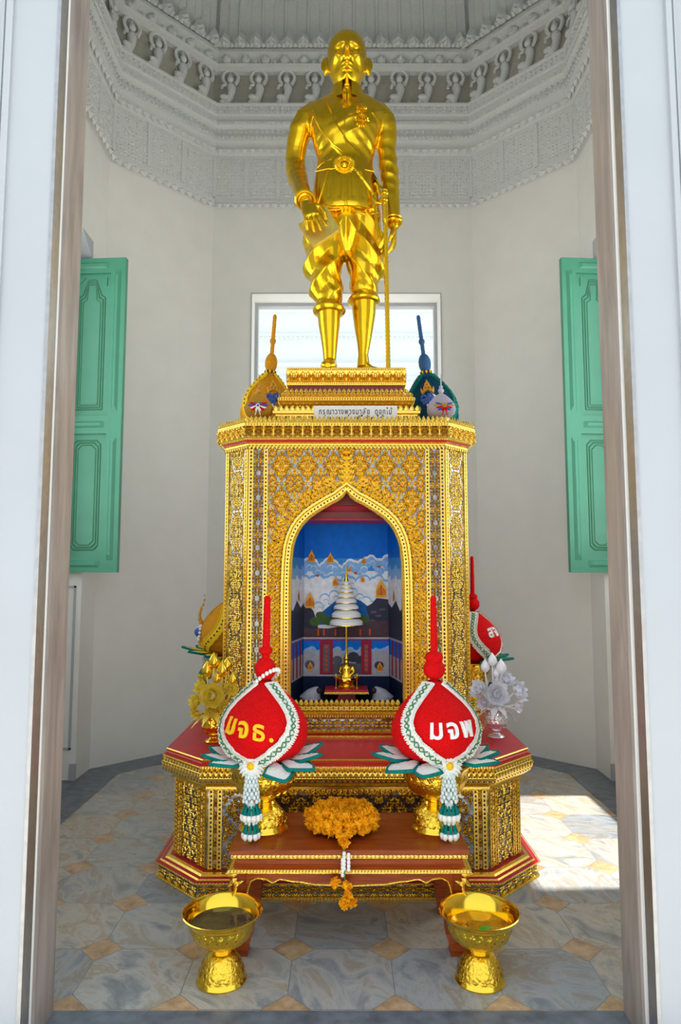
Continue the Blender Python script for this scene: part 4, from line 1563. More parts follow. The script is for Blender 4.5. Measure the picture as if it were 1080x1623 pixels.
# the body goes on under the clothes
b.rings([ell(ACX, SY, z, rx, ry, 24) for z, rx, ry in ((3.75, .12, .10), (3.95, .14, .11), (4.25, .13, .10), (4.5, .15, .11), (4.6, .14, .09), (4.68, .07, .07))])
for pts, r0, r1 in (([at(505, 182, 4.32), at(487, 190, 4.32), at(470, 235, 4.36), at(469, 262, 4.37), at(478, 302, 4.15), at(486, 324, 4.01)], .05, .036), ([at(595, 182, 4.32), at(610, 192, 4.31), at(614, 237, 4.33), at(617, 265, 4.33), at(621, 320, 4.30), at(624, 362, 4.27)], .05, .036)):
    b.tube(pts, [r0 + (r1 - r0) * k / 5 for k in range(6)], 12)
b.tube([at(530, 345, 4.3), at(522, 400, 4.29), at(521, 500, 4.27)], [.09, .08, .06], 12)
b.tube([at(565, 345, 4.3), at(577, 400, 4.31), at(577, 485, 4.31)], [.09, .08, .06], 12)
body_me = remeshed(b, .0045, 1)
finish(body_me, 'body', M['statue_gold'], statue)

# ---- jacket
b = MB()
cxs = lambda x0, x1, py: ((at(x0, py, SY).x + at(x1, py, SY).x) / 2, (at(x1, py, SY).x - at(x0, py, SY).x) / 2)
rows = [(150, 531, 571, .085, 0), (158, 518, 583, .095, 0), (165, 500, 601, .11, .01), (173, 487, 612, .125, .01), (190, 487, 610, .15, 0), (212, 493, 602, .172, -.01), (232, 497, 597, .168, -.01), (250, 503, 592, .150, 0), (264, 503, 591, .146, 0), (282, 500, 594, .158, -.005), (305, 497, 599, .175, -.01), (325, 495, 601, .185, -.01), (345, 494, 602, .19, -.01), (351, 495, 601, .185, -.01)]
b.rings([ell(cxs(x0, x1, py)[0], SY + yo, Zs(py), cxs(x0, x1, py)[1], ry, 40, 2.25) for py, x0, x1, ry, yo in rows])
arms = [([at(497, 176, 4.32), at(486, 188, 4.32), at(476, 208, 4.33), at(470, 235, 4.36), at(468, 262, 4.37), at(472, 284, 4.30), at(478, 302, 4.15), at(484, 318, 4.045)], [.058, .075, .076, .070, .066, .063, .056, .048]),
        ([at(602, 176, 4.32), at(611, 190, 4.31), at(614, 210, 4.32), at(613, 237, 4.33), at(616, 265, 4.33), at(619, 292, 4.32), at(621, 320, 4.30), at(624, 354, 4.27)], [.055, .068, .068, .062, .062, .058, .054, .046])]
for pts, rad in arms:
    b.tube(pts, rad, 20)
    b.ball(pts[0], rad[0] * 1.02, 16, 10)
jme = remeshed(b, .0075, 7)


def tri(x):
    x = x - math.floor(x)
    return 1 - abs(2 * x - 1)


def jfold(p, n):
    x, z = p.x - ACX, p.z
    d = 0
    if n.y < .2:
        # creases across the chest and the waist
        w = g(z, 4.42, .16) * g(x, .02, .16)
        d += .009 * w * (tri((z - x * .55) * 11) ** 2 - .4)
        w = g(z, 4.30, .10) * g(abs(x), .13, .07)
        d += .010 * w * (tri((z + abs(x) * .8) * 13) - .5)
        # flat panel seams of the skirt
        if 3.88 < z < 4.18:
            for s_ in (.035, .085, .15):
                d -= .005 * g(abs(x), s_ + .35 * (4.15 - z) * s_ * 3, .006)
        d -= .006 * g(x, .0, .006) * (1 if z < 4.68 else 0)
    # sleeves
    if abs(x) > .22:
        w = g(z, 4.16, .14)
        d += .009 * w * (tri((z + x * .35 * (1 if x > 0 else -1) + p.y * .5) * 12) ** 1.5 - .4)
        d += .004 * g(z, 4.5, .12) * (tri((z - p.y * .7) * 9) - .5)
    return d


jacket = finish(jme, 'jacket', M['statue_gold'], statue, jfold)

# ---- draped breeches
b = MB()
Lr = [(322, 500, 549), (345, 495, 549), (362, 488, 549), (385, 483, 548), (400, 482, 547), (418, 485, 543), (436, 484, 542), (452, 491, 543), (468, 494, 543), (482, 498, 544.5), (497, 499, 545.5), (499, 502, 542)]
Rr = [(322, 547, 598), (345, 547, 603), (362, 547, 607), (385, 548, 611), (400, 548, 611.5), (418, 549, 611), (430, 551, 610), (444, 554, 603), (456, 554, 602), (468, 556, 600), (477, 553, 600), (480, 556, 597)]
b.rings(leg_rings(Lr, 4.28, 1.12))
b.rings(leg_rings(Rr, 4.31, 1.12))
b.rings([ell(ACX, 4.30, Zs(py), rx, ry, 30) for py, rx, ry in ((318, .19, .15), (350, .19, .15), (385, .13, .13), (405, .08, .09), (413, .04, .05))])
bme = remeshed(b, .0065, 2)


def bfold(p, n):
    x, z = p.x - ACX, p.z
    d = 0
    sg = 1 if x > 0 else -1
    ax = abs(x)
    # swags wrapping from the waist down and outwards
    ph = (z * 5.0 + ax * (6.4 if sg > 0 else 5.6) + .35 * p.y)
    t1 = tri(ph + .15)
    w = 1 if z > 3.25 else .7
    d += .026 * w * (t1 ** 1.4 - .45) * min(1, (3.95 - z) / .12) * (.45 + .8 * min(1, ax / .15))
    d += .007 * (tri(z * 11 + ax * 9 * sg + p.y * 6) - .5) * g(z, 3.4, .16)
    hz_ = 3.205 if sg < 0 else 3.275
    d *= max(.15, min(1, (z - hz_) / .10))
    d += .013 * g(z, hz_, .020) - .008 * g(z, hz_ + .05, .02)
    d -= .012 * g(x, 0.0, .02) * (1 if n.y < 0 else 0) * (1 if z < 3.85 else 0)
    return d


breeches = finish(bme, 'breeches', M['statue_gold'], statue, bfold)

# ---- ornaments lying on the clothes
B_ = bvh_of(jacket, breeches)


def onto(px, py, off=.004, Y0=3.6):
    """nearest point of the clothes on the sight line through the statue at (px, py)"""
    o = Vector((0, 0, 1.5)); d = (at(px, py, 4.2) - o).normalized()
    hit = B_.ray_cast(o, d)
    if hit[0] is None:
        return at(px, py, 4.16), Vector((0, -1, 0))
    n = hit[1] if hit[1].dot(d) < 0 else -hit[1]
    return hit[0] + n * off, n


def ribbon(mb, line, w0, w1, nw, off, pleats=0, m=0):
    """cloth band laid over the surface: line in photo points, width in photo points across"""
    rr = []
    N = len(line) - 1
    fine = []
    for i in range(N):
        for k in range(6):
            t_ = k / 6
            fine.append((line[i][0] + (line[i + 1][0] - line[i][0]) * t_, line[i][1] + (line[i + 1][1] - line[i][1]) * t_))
    fine.append(line[-1])
    for i, (x, y) in enumerate(fine):
        a = fine[max(i - 1, 0)]; c = fine[min(i + 1, len(fine) - 1)]
        tx, ty = c[0] - a[0], c[1] - a[1]
        L = math.hypot(tx, ty); nx_, ny_ = -ty / L, tx / L
        f = i / (len(fine) - 1)
        w = w0 + (w1 - w0) * f
        row = []
        for k in range(nw + 1):
            s = k / nw - .5
            o_ = off + (pleats * (1 - abs(((k * 1.0) % 2) * 2 - 1)) if pleats else 0)
            if k in (0, nw): o_ = -.004
            row.append(onto(x + nx_ * w * s, y + ny_ * w * s, o_)[0])
        rr.append(row)
    mb.rings(rr, m, True, False, False, False)


mb = MB(); ribbon(mb, [(505, 168), (520, 200), (540, 228), (560, 250), (580, 275), (598, 303)], 34, 20, 8, .009, .008)
mb.build('sash', M['statue_gold'], statue)
mb = MB()
for line in ([(498, 176), (510, 205), (528, 228), (548, 247), (572, 276), (597, 306)],):
    pts = [onto(x, y, .010)[0] for x, y in line]
    mb.tube(pts, .0045, 6)
for line in ([(549, 320), (540, 328), (520, 328), (500, 322)], [(549, 320), (560, 330), (580, 337), (598, 332)], [(547, 323), (538, 332), (520, 333), (500, 328)], [(551, 323), (562, 334), (580, 341), (599, 337)],
             [(500, 272), (520, 268), (545, 268), (572, 268), (594, 272)], [(526, 252), (510, 260), (503, 268)], [(541, 275), (541, 295), (541, 318)], [(552, 275), (552, 295), (552, 318)], [(520, 272), (512, 300), (505, 322)], [(578, 275), (588, 300), (596, 325)],
             [(494, 215), (494, 198), (498, 180)], [(603, 215), (600, 195), (590, 178)]):
    mb.tube([onto(x, y, .003)[0] for x, y in line], .0038, 6)
mb.build('braid_trim', M['statue_gold'], statue)


def rosette(mb, px, py, r, petals, off=.008):
    p, n = onto(px, py, off)
    n = Vector((n.x * .5, n.y, n.z * .3)).normalized()
    U = n.cross(UP).normalized() * -1; V = n.cross(U)
    mb.lathe_like = None
    for ring_r, L, W, k_ in ((r * .72, r * .4, r * .26, petals), (r * .42, r * .34, r * .22, petals * 2 // 3)):
        for k in range(k_):
            a = 2 * PI * k / k_
            d = U * math.cos(a) + V * math.sin(a)
            mb.leaf(p + d * (ring_r - L * .3), d, n.cross(d), n, L, W, .010)
    for k in range(18):
        a = 2 * PI * k / 18
        mb.gem(p + (U * math.cos(a) + V * math.sin(a)) * r * .58, U, V, n, r * .09, .007, 0)
    mb.gem(p, U, V, n, r * .30, .018, 0)
    pts = [p - n * .006 + (U * math.cos(a) + V * math.sin(a)) * r * .78 for a in [2 * PI * k / 20 for k in range(20)]]
    mb.poly(pts, 0)


mb = MB(); rosette(mb, 546, 262, .072, 30, .008); mb.build('belt_buckle', M['statue_gold'], statue)
mb = MB(); rosette(mb, 573, 192, .052, 16); mb.build('star_medal', M['statue_gold'], statue)
mb = MB(); rosette(mb, 573, 174, .036, 12); mb.build('medal', M['statue_gold'], statue)
mb = MB()
rosette(mb, 549, 168, .022, 8); mb.build('small_medal', M['statue_gold'], statue)
# standing collar open at the throat
mb = MB()
cc = at(550, 146, SY)
rr = []
for z, r1, r2 in ((4.62, .120, .118), (4.67, .112, .110), (4.725, .106, .106), (4.73, .098, .098), (4.67, .10, .10)):
    rr.append([(nx + r1 * math.sin(a), SY - r2 * math.cos(a) - .01, z) for a in [R(16) + R(328) * k / 32 for k in range(33)]])
mb.rings(rr, 0, True, False, False, False)
mb.build('collar', M['statue_gold'], statue)
# cuffs and bracelet
for c, d, r_ in ((at(483.5, 317, 4.05), at(485, 322, 4.02) - at(480, 306, 4.2), .056), (at(623.5, 352, 4.27), Vector((.03, -.08, -1)), .054)):
    mb = MB()
    d = Vector(d).normalized(); u = d.cross(Vector((0, 1, 0))).normalized(); v = d.cross(u)
    for o_ in (-.018, .006):
        mb.tube([c + d * o_ + (u * math.cos(a) + v * math.sin(a)) * r_ for a in [2 * PI * k / 20 for k in range(20)]], .008, 6, closed=True)
    mb.build('cuff', M['statue_gold'], statue)
# book: boards and pages
mb = MB()
nb = (BQ[1] - BQ[0]).cross(BQ[3] - BQ[0]).normalized()
if nb.y > 0: nb = -nb
th = .022
for o0, o1, ins, m in ((0, -.004, 0, 0), (-.004, -th, .006, 0), (-th, -th - .004, 0, 0)):
    c = sum(BQ, Vector()) / 4
    q = [c + (p - c) * (1 - ins / .1) for p in BQ]
    mb.add([p + nb * o0 for p in q] + [p + nb * o1 for p in q], [[0, 1, 2, 3], [7, 6, 5, 4], [0, 4, 5, 1], [1, 5, 6, 2], [2, 6, 7, 3], [3, 7, 4, 0]], m)
mb.build('book', M['book_gold'], statue)
# long sword standing beside the left leg
mb = MB()
s0, s1 = at(610, 302, 4.13), at(616, 583, 4.20)
s1.z = 2.757
n_ = 90
path = [s0 + (s1 - s0) * (k / n_) for k in range(n_ + 1)]
mb.tube(path, [(.017 if k < 16 else .0125) + .003 * (k % 2) for k in range(n_ + 1)], 8)
mb.build('sword_scabbard', M['statue_gold'], statue)
mb = MB()
for k, r_ in enumerate((.020, .026, .016, .022, .017)):
    mb.ball(s0 + Vector((0, 0, .0 - .022 * k)), r_, 10, 7, sc=(1, 1, .6))
mb.tube([s0 + Vector((-.02, -.02, -.10)), s0 + Vector((-.055, -.02, -.09)), s0 + Vector((-.075, -.01, -.05)), s0 + Vector((-.06, 0, -.02))], .009, 8)
mb.tube([s0 + Vector((-.02, 0, -.05)), s0 + Vector((-.06, 0, -.12)), s0 + Vector((-.05, 0, -.24)), s0 + Vector((-.03, 0, -.32))], .010, 8)
mb.tube([s0 + Vector((-.03, 0, -.03)), s0 + Vector((-.045, 0, .03)), s0 + Vector((-.06, 0, .05))], .011, 8)
mb.build('sword_hilt', M['statue_gold'], statue)

# ------------------------------------------------------------------ Thai lettering
def text_shape(s, size, bold=0.0):
    cu = bpy.data.curves.new('letters', 'FONT')
    cu.body = s; cu.size = size; cu.align_x = 'CENTER'; cu.offset = bold; cu.resolution_u = 3; cu.space_character = 1.22
    o = bpy.data.objects.new('letters', cu); COL.objects.link(o)
    dg = bpy.context.evaluated_depsgraph_get(); dg.update()
    me = bpy.data.meshes.new_from_object(o.evaluated_get(dg))
    vs = [(v.co.x, v.co.y) for v in me.vertices]
    fs = [list(p.vertices) for p in me.polygons]
    bpy.data.objects.remove(o); bpy.data.meshes.remove(me)
    return vs, fs


def solid_text(mb, s, size, bold, place, thick, m=0):
    """place(u, v, h) -> point; letters raised by thick"""
    vs, fs = text_shape(s, size, bold)
    if not vs: return
    n = len(vs)
    x0 = min(v[0] for v in vs); x1 = max(v[0] for v in vs); cx = (x0 + x1) / 2
    edges = {}
    for f in fs:
        for i in range(len(f)):
            a, b_ = f[i], f[(i + 1) % len(f)]
            edges[(a, b_)] = 1
    rim = [(a, b_) for (a, b_) in edges if (b_, a) not in edges]
    mb.add([place(x - cx, y, thick) for x, y in vs] + [place(x - cx, y, -.002) for x, y in vs], fs + [[a, b_, b_ + n, a + n] for a, b_ in rim], m)


# ------------------------------------------------------------------ flower offerings on gold bowls
PROF = [(0.00, .055), (.015, .10), (.035, .145), (.07, .176), (.11, .188), (.15, .188), (.19, .176), (.23, .152), (.265, .122), (.295, .090), (.32, .060), (.335, .040), (.345, .030)]


def prof_r(z):
    if z <= 0: return PROF[0][1]
    for (z0, r0), (z1, r1) in zip(PROF, PROF[1:]):
        if z <= z1: return r0 + (r1 - r0) * (z - z0) / (z1 - z0)
    return PROF[-1][1]


def lathe_surface(a, z, h=0.0):
    """a: azimuth, 0 = towards -y; point on the bud"""
    r = prof_r(z) + h
    return Vector((r * math.sin(a), -r * math.cos(a), z))


def bud_normal(a, z):
    e = .004
    p = lathe_surface(a, z); t1 = lathe_surface(a + .01, z) - p; t2 = lathe_surface(a, min(z + e, .345)) - lathe_surface(a, max(0, z - e))
    n = t1.cross(t2).normalized()
    return n if n.dot(Vector((math.sin(a), -math.cos(a), 0))) > 0 else -n


def fuzzy(rnd, amp): return lambda i, j, r, z: rnd.uniform(-amp, amp)


def stand_bowl(parent, name='bowl_stand', mat='bowl_gold', h=.28, s=1.0):
    mb = MB()
    pr = [(0, 0), (.104, 0), (.108, .010), (.104, .018), (.098, .024), (.094, .040), (.084, .070), (.066, .094), (.048, .108), (.052, .114), (.046, .122), (.050, .130), (.066, .140), (.098, .158), (.124, .190), (.136, .225), (.142, .262), (.150, .272), (.150, .280), (.140, .278), (.12, .25), (0, .24)]
    k = h / .28
    mats = [1 if (i < 5 or 7 <= i <= 11 or i >= 16) else 0 for i in range(len(pr) - 1)]
    mb.lathe([(r * s, z * k) for r, z in pr], 44, (0, 0, 0), mats=mats)
    # raised foliage around the bowl and the foot
    rnd = random.Random(5)
    for zz0, zz1, r0, r1, n, L in ((.160, .205, .100, .131, 18, .045), (.205, .255, .131, .141, 22, .042), (.030, .060, .097, .089, 16, .032), (.060, .092, .088, .068, 14, .028)):
        for q in range(n):
            a = 2 * PI * q / n
            rad = Vector((math.cos(a), math.sin(a), 0)); tan = Vector((-math.sin(a), math.cos(a), 0))
            d = (rad * (r1 - r0) + UP * (zz1 - zz0)).normalized()
            nn = tan.cross(d)
            if nn.dot(rad) < 0: nn = -nn
            mb.leaf(rad * r0 * s + UP * zz0 * k + nn * .001, d, tan, nn, L * k, .030 * s, .006)
            mb.leaf(rad * r0 * s + UP * zz0 * k + nn * .001 + tan * .012, (d + tan * .8).normalized(), nn.cross(d), nn, L * .6 * k, .014 * s, .005)
    mb.build(name, [M[mat], M['bright_gold']], parent)


def band_path(face, spread, n=60, zt=.338, zb=.012):
    """the two flower bands framing the face of the bud, meeting low at the front"""
    out = []
    for sg in (-1, 1):
        pts = []
        for k in range(n + 1):
            t_ = k / n
            z = zt + (zb - zt) * t_
            off = spread * (1 - t_ ** 3.2) * (.80 + .20 * math.sin(t_ * PI))
            pts.append((face + sg * off, z))
        out.append(pts)
    return out


def flower_bud(root, face, spread, body, edge='white_flower', zig='leaf_green', base='white_flower', gap=.009, w=.050, gemrow=False):
    rnd = random.Random(9)
    mb = MB()
    pr = []
    for k in range(75):
        z = .345 * k / 74
        pr.append((prof_r(z), z))
    mb.lathe(pr, 150, wob=fuzzy(rnd, .0016), cap0=True)
    mb.build('flower_bud', M[body], root, sharp=None)
    bandm = MB()
    for pts in band_path(face, spread):
        P3 = []
        for a, z in pts:
            P3.append((lathe_surface(a, z), bud_normal(a, z)))
        L = 0
        prev = None
        rows = []
        for i, (p, n) in enumerate(P3):
            t_ = (P3[min(i + 1, len(P3) - 1)][0] - P3[max(i - 1, 0)][0]).normalized()
            s_ = t_.cross(n).normalized()
            rows.append([p - s_ * w * .5 - n * .002, p - s_ * w * .5 + n * .007, p - s_ * w * .3 + n * .010, p + n * .009, p + s_ * w * .3 + n * .010, p + s_ * w * .5 + n * .007, p + s_ * w * .5 - n * .002])
        bandm.rings(rows, 0, True, False, False, False)
        # petals at both edges and the green lattice between them
        acc = 0
        for i in range(1, len(P3)):
            p, n = P3[i]; q = P3[i - 1][0]
            t_ = (p - q); seg = t_.length; t_.normalize(); s_ = t_.cross(n).normalized()
            acc += seg
            while acc > .0085:
                acc -= .0085
                for e in (-1, 1):
                    for rr_ in (.42, .54):
                        o = p - t_ * acc + s_ * (e * w * rr_) + n * .007
                        d = (s_ * e * .9 + n * .5 + t_ * rnd.uniform(-.4, .4)).normalized()
                        bandm.leaf(o - d * .004, d, n.cross(d).normalized(), n, .014, .010, .005, 0)
        acc = 0; kk = 0
        for i in range(1, len(P3)):
            p, n = P3[i]; q = P3[i - 1][0]
            t_ = (p - q); seg = t_.length; t_.normalize(); s_ = t_.cross(n).normalized()
            acc += seg
            if acc > .024:
                acc = 0; kk += 1
                o = p + n * .012
                c1, c2 = s_ * w * .24, t_ * .012
                if gemrow:
                    bandm.gem(o, s_, t_, n, .007, .005, 1)
                else:
                    for a_, b_ in ((-1, -1), (-1, 1)):
                        bandm.tube([o + c1 * a_ + c2 * b_, o - c1 * a_ - c2 * b_], .0028, 5, 1)
                    bandm.ball(o + c2, .005, 6, 4, 0)
    bandm.build('flower_band', [M[edge], M[zig]], root)


def spire(root, mat, lean=0.0, parts=((.37, .046, 1.0), (.44, .026, .8)), top=.66, r0=.017, r1=.011, z0=.33):
    mb = MB()
    rnd = random.Random(3)
    for z, r, sc in parts:
        pr = [(max(.001, r * math.sin(PI * k / 16)), z - r * sc * math.cos(PI * k / 16)) for k in range(17)]
        mb.lathe([(a, b_) for a, b_ in pr], 36, (lean * (z - z0), 0, 0), wob=fuzzy(rnd, .0011))
    n = 60
    rr = []
    for k in range(n + 1):
        t_ = k / n
        z = z0 + (top - z0) * t_
        r = r0 + (r1 - r0) * t_ + .0015 * (k % 3 == 0)
        if k == n: r *= .5
        rr.append([(lean * (z - z0) + (r + rnd.uniform(-.001, .001)) * math.cos(2 * PI * j / 14), (r + rnd.uniform(-.001, .001)) * math.sin(2 * PI * j / 14), z) for j in range(14)])
    mb.rings(rr)
    mb.build('spire', M[mat], root, sharp=None)


def base_leaves(root, angs, L=.12, W=.085, z=.0, inner='white_flower', rim='teal', tilt=.12, r=.10):
    rnd = random.Random(2)
    for a, tl, ls in angs:
        d = Vector((math.sin(a), -math.cos(a), 0)); s_ = Vector((math.cos(a), math.sin(a), 0))
        d = (d + UP * (tilt + tl)).normalized(); n = s_.cross(d)
        if n.z < 0: n = -n
        l = L * ls
        def P(t_, u):  # t along, u across -1..1
            wd = W * .5 * (math.sin(min(1, t_ * 1.25 + .12) * PI * .5) if t_ < .5 else (1 - (t_ - .5) / .5) ** .75 * .98)
            return Vector((0, 0, z)) + Vector((math.sin(a), -math.cos(a), 0)) * r + d * (l * t_) + s_ * (wd * u) + n * (.012 * (1 - u * u) * (1 - t_))
        mb = MB()
        rr = [[P(k / 12, u / 3) + n * .004 for u in range(-3, 4)] + [P(k / 12, u / 3) - n * .003 for u in range(3, -4, -1)] for k in range(13)]
        mb.rings(rr, 0, True, True)
        for q in range(70):
            t_, u = rnd.uniform(.02, .85), rnd.uniform(-.8, .8)
            mb.gem(P(t_, u) + n * .003, d, s_, n, .007, .004, 0)
        lf = mb.build('base_leaf', M[inner], root, sharp=None)
        mb = MB()
        edge = [P(k / 12, -1) for k in range(13)] + [P(1 - k / 12, 1) for k in range(1, 13)]
        mb.tube(edge, .007, 7)
        for k in range(len(edge) - 1):
            for f_ in (.25, .75):
                mb.ball(edge[k] + (edge[k + 1] - edge[k]) * f_ + n * .003, .0058, 6, 4)
        mb.build('leaf_rim', M[rim], lf, sharp=None)


def daisy(root, p, n, r=.040, mat='white_flower'):
    n = Vector(n).normalized(); U = n.cross(UP).normalized(); V = U.cross(n)
    mb = MB()
    for lay, (k_, rr_, up) in enumerate(((22, 1.0, .08), (20, .86, .25), (14, .66, .55))):
        for k in range(k_):
            a = 2 * PI * (k + .5 * lay) / k_
            d = (U * math.cos(a) + V * math.sin(a) + n * up * .5).normalized()
            mb.leaf(p + n * (.003 * lay), d, n.cross(d), n, r * rr_, r * .34, .005, 0)
    f = mb.build('daisy', M[mat], root)
    mb = MB(); mb.ball(p + n * .012, r * .26, 12, 8)
    mb.build('daisy_centre', M['yellow'], f)


def tassel(root, p, mats=('pale_blue_flower', 'teal', 'white_flower'), L=.17, w=.026):
    """hanging garland of threaded buds in two skirts"""
    mb = MB()
    p = Vector(p)
    n = 7
    for k in range(n):
        z = -L * .46 * k / n
        r = w * (.72 + .40 * k / n)
        for q in range(9):
            a = 2 * PI * (q + .5 * (k % 2)) / 9
            mb.ball(p + Vector((r * math.cos(a), r * math.sin(a) * .8, z - .008)), .0078, 7, 5, 0, sc=(.85, .85, 1.3))
    def skirt(z, r, cnt, l):
        for q in range(cnt):
            a = 2 * PI * q / cnt
            d = Vector((math.cos(a), math.sin(a) * .8, 0))
            o = p + d * r * .8 + Vector((0, 0, z))
            e = o + d * r * .35 + Vector((0, 0, -l * .55))
            mb.tube([o, e], [.004, .0078], 7, 1)
            mb.ball(e + Vector((0, 0, -l * .18)), .0125, 8, 6, 2, sc=(.9, .9, 1.35))
    skirt(-L * .50, w * 1.05, 11, L * .27)
    for k in range(3):
        for q in range(7):
            a = 2 * PI * (q + .5 * (k % 2)) / 7
            mb.ball(p + Vector((w * .7 * math.cos(a), w * .6 * math.sin(a), -L * (.68 + .055 * k))), .0078, 7, 5, 0, sc=(.9, .9, 1.2))
    skirt(-L * .82, w * .85, 8, L * .26)
    for k in range(5):
        mb.ball(p + Vector((0, 0, -L * .17 * k)), w * .62, 8, 6, 0)
    mb.build('hanging_garland', [M[m] for m in mats], root)


def letters(root, s, face, z, size, mat, bold=.004, name='lettering', slant=0.0):
    mb = MB()
    rr = prof_r(z)
    solid_text(mb, s, size, bold, lambda u, v, h: lathe_surface(face + u / rr, z + v + slant * u, h), .009)
    if mb.v:
        mb.build(name, M[mat], root, sharp=None)


# --- the two large red ones on the table
TZ = .41
LX, RX, PY_ = -.333, .413, 3.06
for (x, wh, face, txt, tcol, lean) in ((LX, 'left', R(-14), 'มจธ.', 'yellow', .03), (RX, 'right', R(14), 'มจพ', 'white', .03)):
    root = empty('flower_offering', (0, 0, 0), {'left': 'large red flower bud offering with yellow Thai letters at the left of the wooden table', 'right': 'large red flower bud offering with white Thai letters at the right of the wooden table'}[wh], 'flower offering', 'large red flower offerings on the wooden table')
    flower_bud(root, face, R(66), 'red_flower')
    if wh == 'left':
        spire(root, 'red_flower', .02, parts=((.395, .046, 1.15), (.475, .030, .7)), top=.715, r0=.019, r1=.014, z0=.33)
    else:
        spire(root, 'red_flower', .0, parts=((.395, .048, .95), (.445, .040, .75)), top=.715, r0=.018, r1=.013, z0=.33)
    sgn = -1 if wh == 'left' else 1
    base_leaves(root, [(R(75), .10, 1.1), (R(52), -.12, 1.25), (R(25), -.32, 1.1), (R(-52), .0, 1.1), (R(-72), .10, 1.15), (R(-95), .2, 1.0), (R(100), .25, 1.1), (R(150), .1, 1), (R(-150), .1, 1)] if wh == 'left' else
                [(R(60), .0, 1.25), (R(80), .12, 1.2), (R(-50), -.15, 1.3), (R(-78), .08, 1.25), (R(-20), -.25, .9), (R(-100), .2, 1.0), (R(100), .2, 1.0), (R(150), .1, 1), (R(-150), .1, 1)], L=.135, W=.135, z=.012, r=.115)
    dp = lathe_surface(face, .02, .035)
    daisy(root, dp, (math.sin(face) * .9, -math.cos(face), .1), .064)
    tassel(root, dp + Vector((0, -.005, -.035)), L=.24, w=.030)
    letters(root, txt, face + (R(-3) if wh == 'left' else R(4)), .14, .105, tcol, .0022, slant=-.12 if wh == 'left' else 0)
    if wh == 'left':
        # small jasmine and marigold garland around its neck
        gl = MB()
        g0 = [Vector((.055 * math.cos(a) + .006, .055 * math.sin(a), .352 + .045 * math.sin(a + 2.2))) for a in [2 * PI * k / 22 for k in range(22)]]
        for q in g0: gl.ball(q, .0085, 7, 5, 0, sc=(1, 1, 1.2))
        e0 = min(g0, key=lambda v: v.y + v.z)
        for k in range(4): gl.ball(e0 + Vector((.002, -.022 * k * .5 - .004, -.018 * k - .01)), .0075, 7, 5, 0 if k < 1 else 2)
        c0 = e0 + Vector((.003, -.045, -.085))
        for (dx, dz) in ((0, 0), (-.006, -.075), (.022, -.068)):
            cc_ = c0 + Vector((dx, -.022 if dz else 0, dz))
            rnd = random.Random(4)
            for k in range(46):
                d = Vector((rnd.gauss(0, 1), rnd.gauss(0, 1), rnd.gauss(0, .7))).normalized()
                gl.leaf(cc_ + d * .008, d, d.cross(UP).normalized(), d.cross(d.cross(UP)).normalized(), .013, .011, .004, 1)
            if dz:
                gl.ball(cc_ + Vector((0, .004, .028)), .0085, 7, 5, 0, sc=(1, 1, 1.5)); gl.ball(cc_ + Vector((0, .008, .045)), .007, 7, 5, 0, sc=(1, 1, 1.4)); gl.ball(cc_ + Vector((0, .0, .015)), .006, 7, 5, 2, sc=(1, 1, 1.6))
        jg = gl.build('jasmine_garland', [M['white_flower'], M['marigold'], M['leaf_green']], None, loc=(x, PY_, TZ + .283 - .0))
        tag(jg, 'thin jasmine garland with small orange marigolds around the neck of the left red offering', 'garland')
    st_ = empty('footed_bowl', (x, PY_, TZ), 'embossed golden footed bowl carrying the %s red flower offering' % wh, 'bowl', 'golden bowls under the red offerings')
    stand_bowl(st_)
    root.location = (x, PY_, TZ + .283)
    root.rotation_euler = (0, 0, 0)

# --- low wooden table in front of the altar
tb = empty('low_table', (ACX, 3.05, 0), 'low reddish wooden altar table with gilded carved edge and curved legs', 'table', world_parts=True)
TX0, TX1, TY0, TY1 = ACX - .475, ACX + .475, 2.83, 3.262
mb = MB()
prof = [(.0, TZ), (.004, TZ - .004), (.004, TZ - .016), (.0, TZ - .020)]
rr = [[(TX0 - d, TY0 - d, z), (TX1 + d, TY0 - d, z), (TX1 + d, TY1 + d, z), (TX0 - d, TY1 + d, z)] for d, z in prof]
mb.rings(rr, 0, False)
mb.build('table_top', M['wood'], tb, sharp=None)


def tbl_sides(d=0):
    yield Vector((TX0 - d, TY0 - d, 0)), Vector((1, 0, 0)), Vector((0, -1, 0)), TX1 - TX0 + 2 * d
    yield Vector((TX1 + d, TY0 - d, 0)), Vector((0, 1, 0)), Vector((1, 0, 0)), TY1 - TY0 + 2 * d
    yield Vector((TX0 - d, TY1 + d, 0)), Vector((0, -1, 0)), Vector((-1, 0, 0)), TY1 - TY0 + 2 * d


mb = MB()
mb.box(TX0 + .004, TX1 - .004, TY0 + .004, TY1 - .004, TZ - .034, TZ - .020)
for a, U, N, L in tbl_sides(-.004):
    teeth(mb, a, U, UP, N, 0, L, TZ - .034, .017, .013, d=1, th=.005)
    beads(mb, a, U, UP, N, 0, L, TZ - .034, .012, .003)
mb.build('gilded_edge', M['gold'], tb)
mb = MB()
mb.rings([[(TX0 + d, TY0 + d, z), (TX1 - d, TY0 + d, z), (TX1 - d, TY1 - d, z), (TX0 + d, TY1 - d, z)] for d, z in ((.014, TZ - .034), (.022, TZ - .045), (.022, TZ - .062), (.012, TZ - .070))], 0, False)
mb.build('waist', M['wood'], tb, sharp=None)
mb = MB()
mb.rings([[(TX0 - d, TY0 - d, z), (TX1 + d, TY0 - d, z), (TX1 + d, TY1 + d, z), (TX0 - d, TY1 + d, z)] for d, z in ((-.010, TZ - .070), (.004, TZ - .074), (.010, TZ - .082), (.010, TZ - .086))], 0, False)
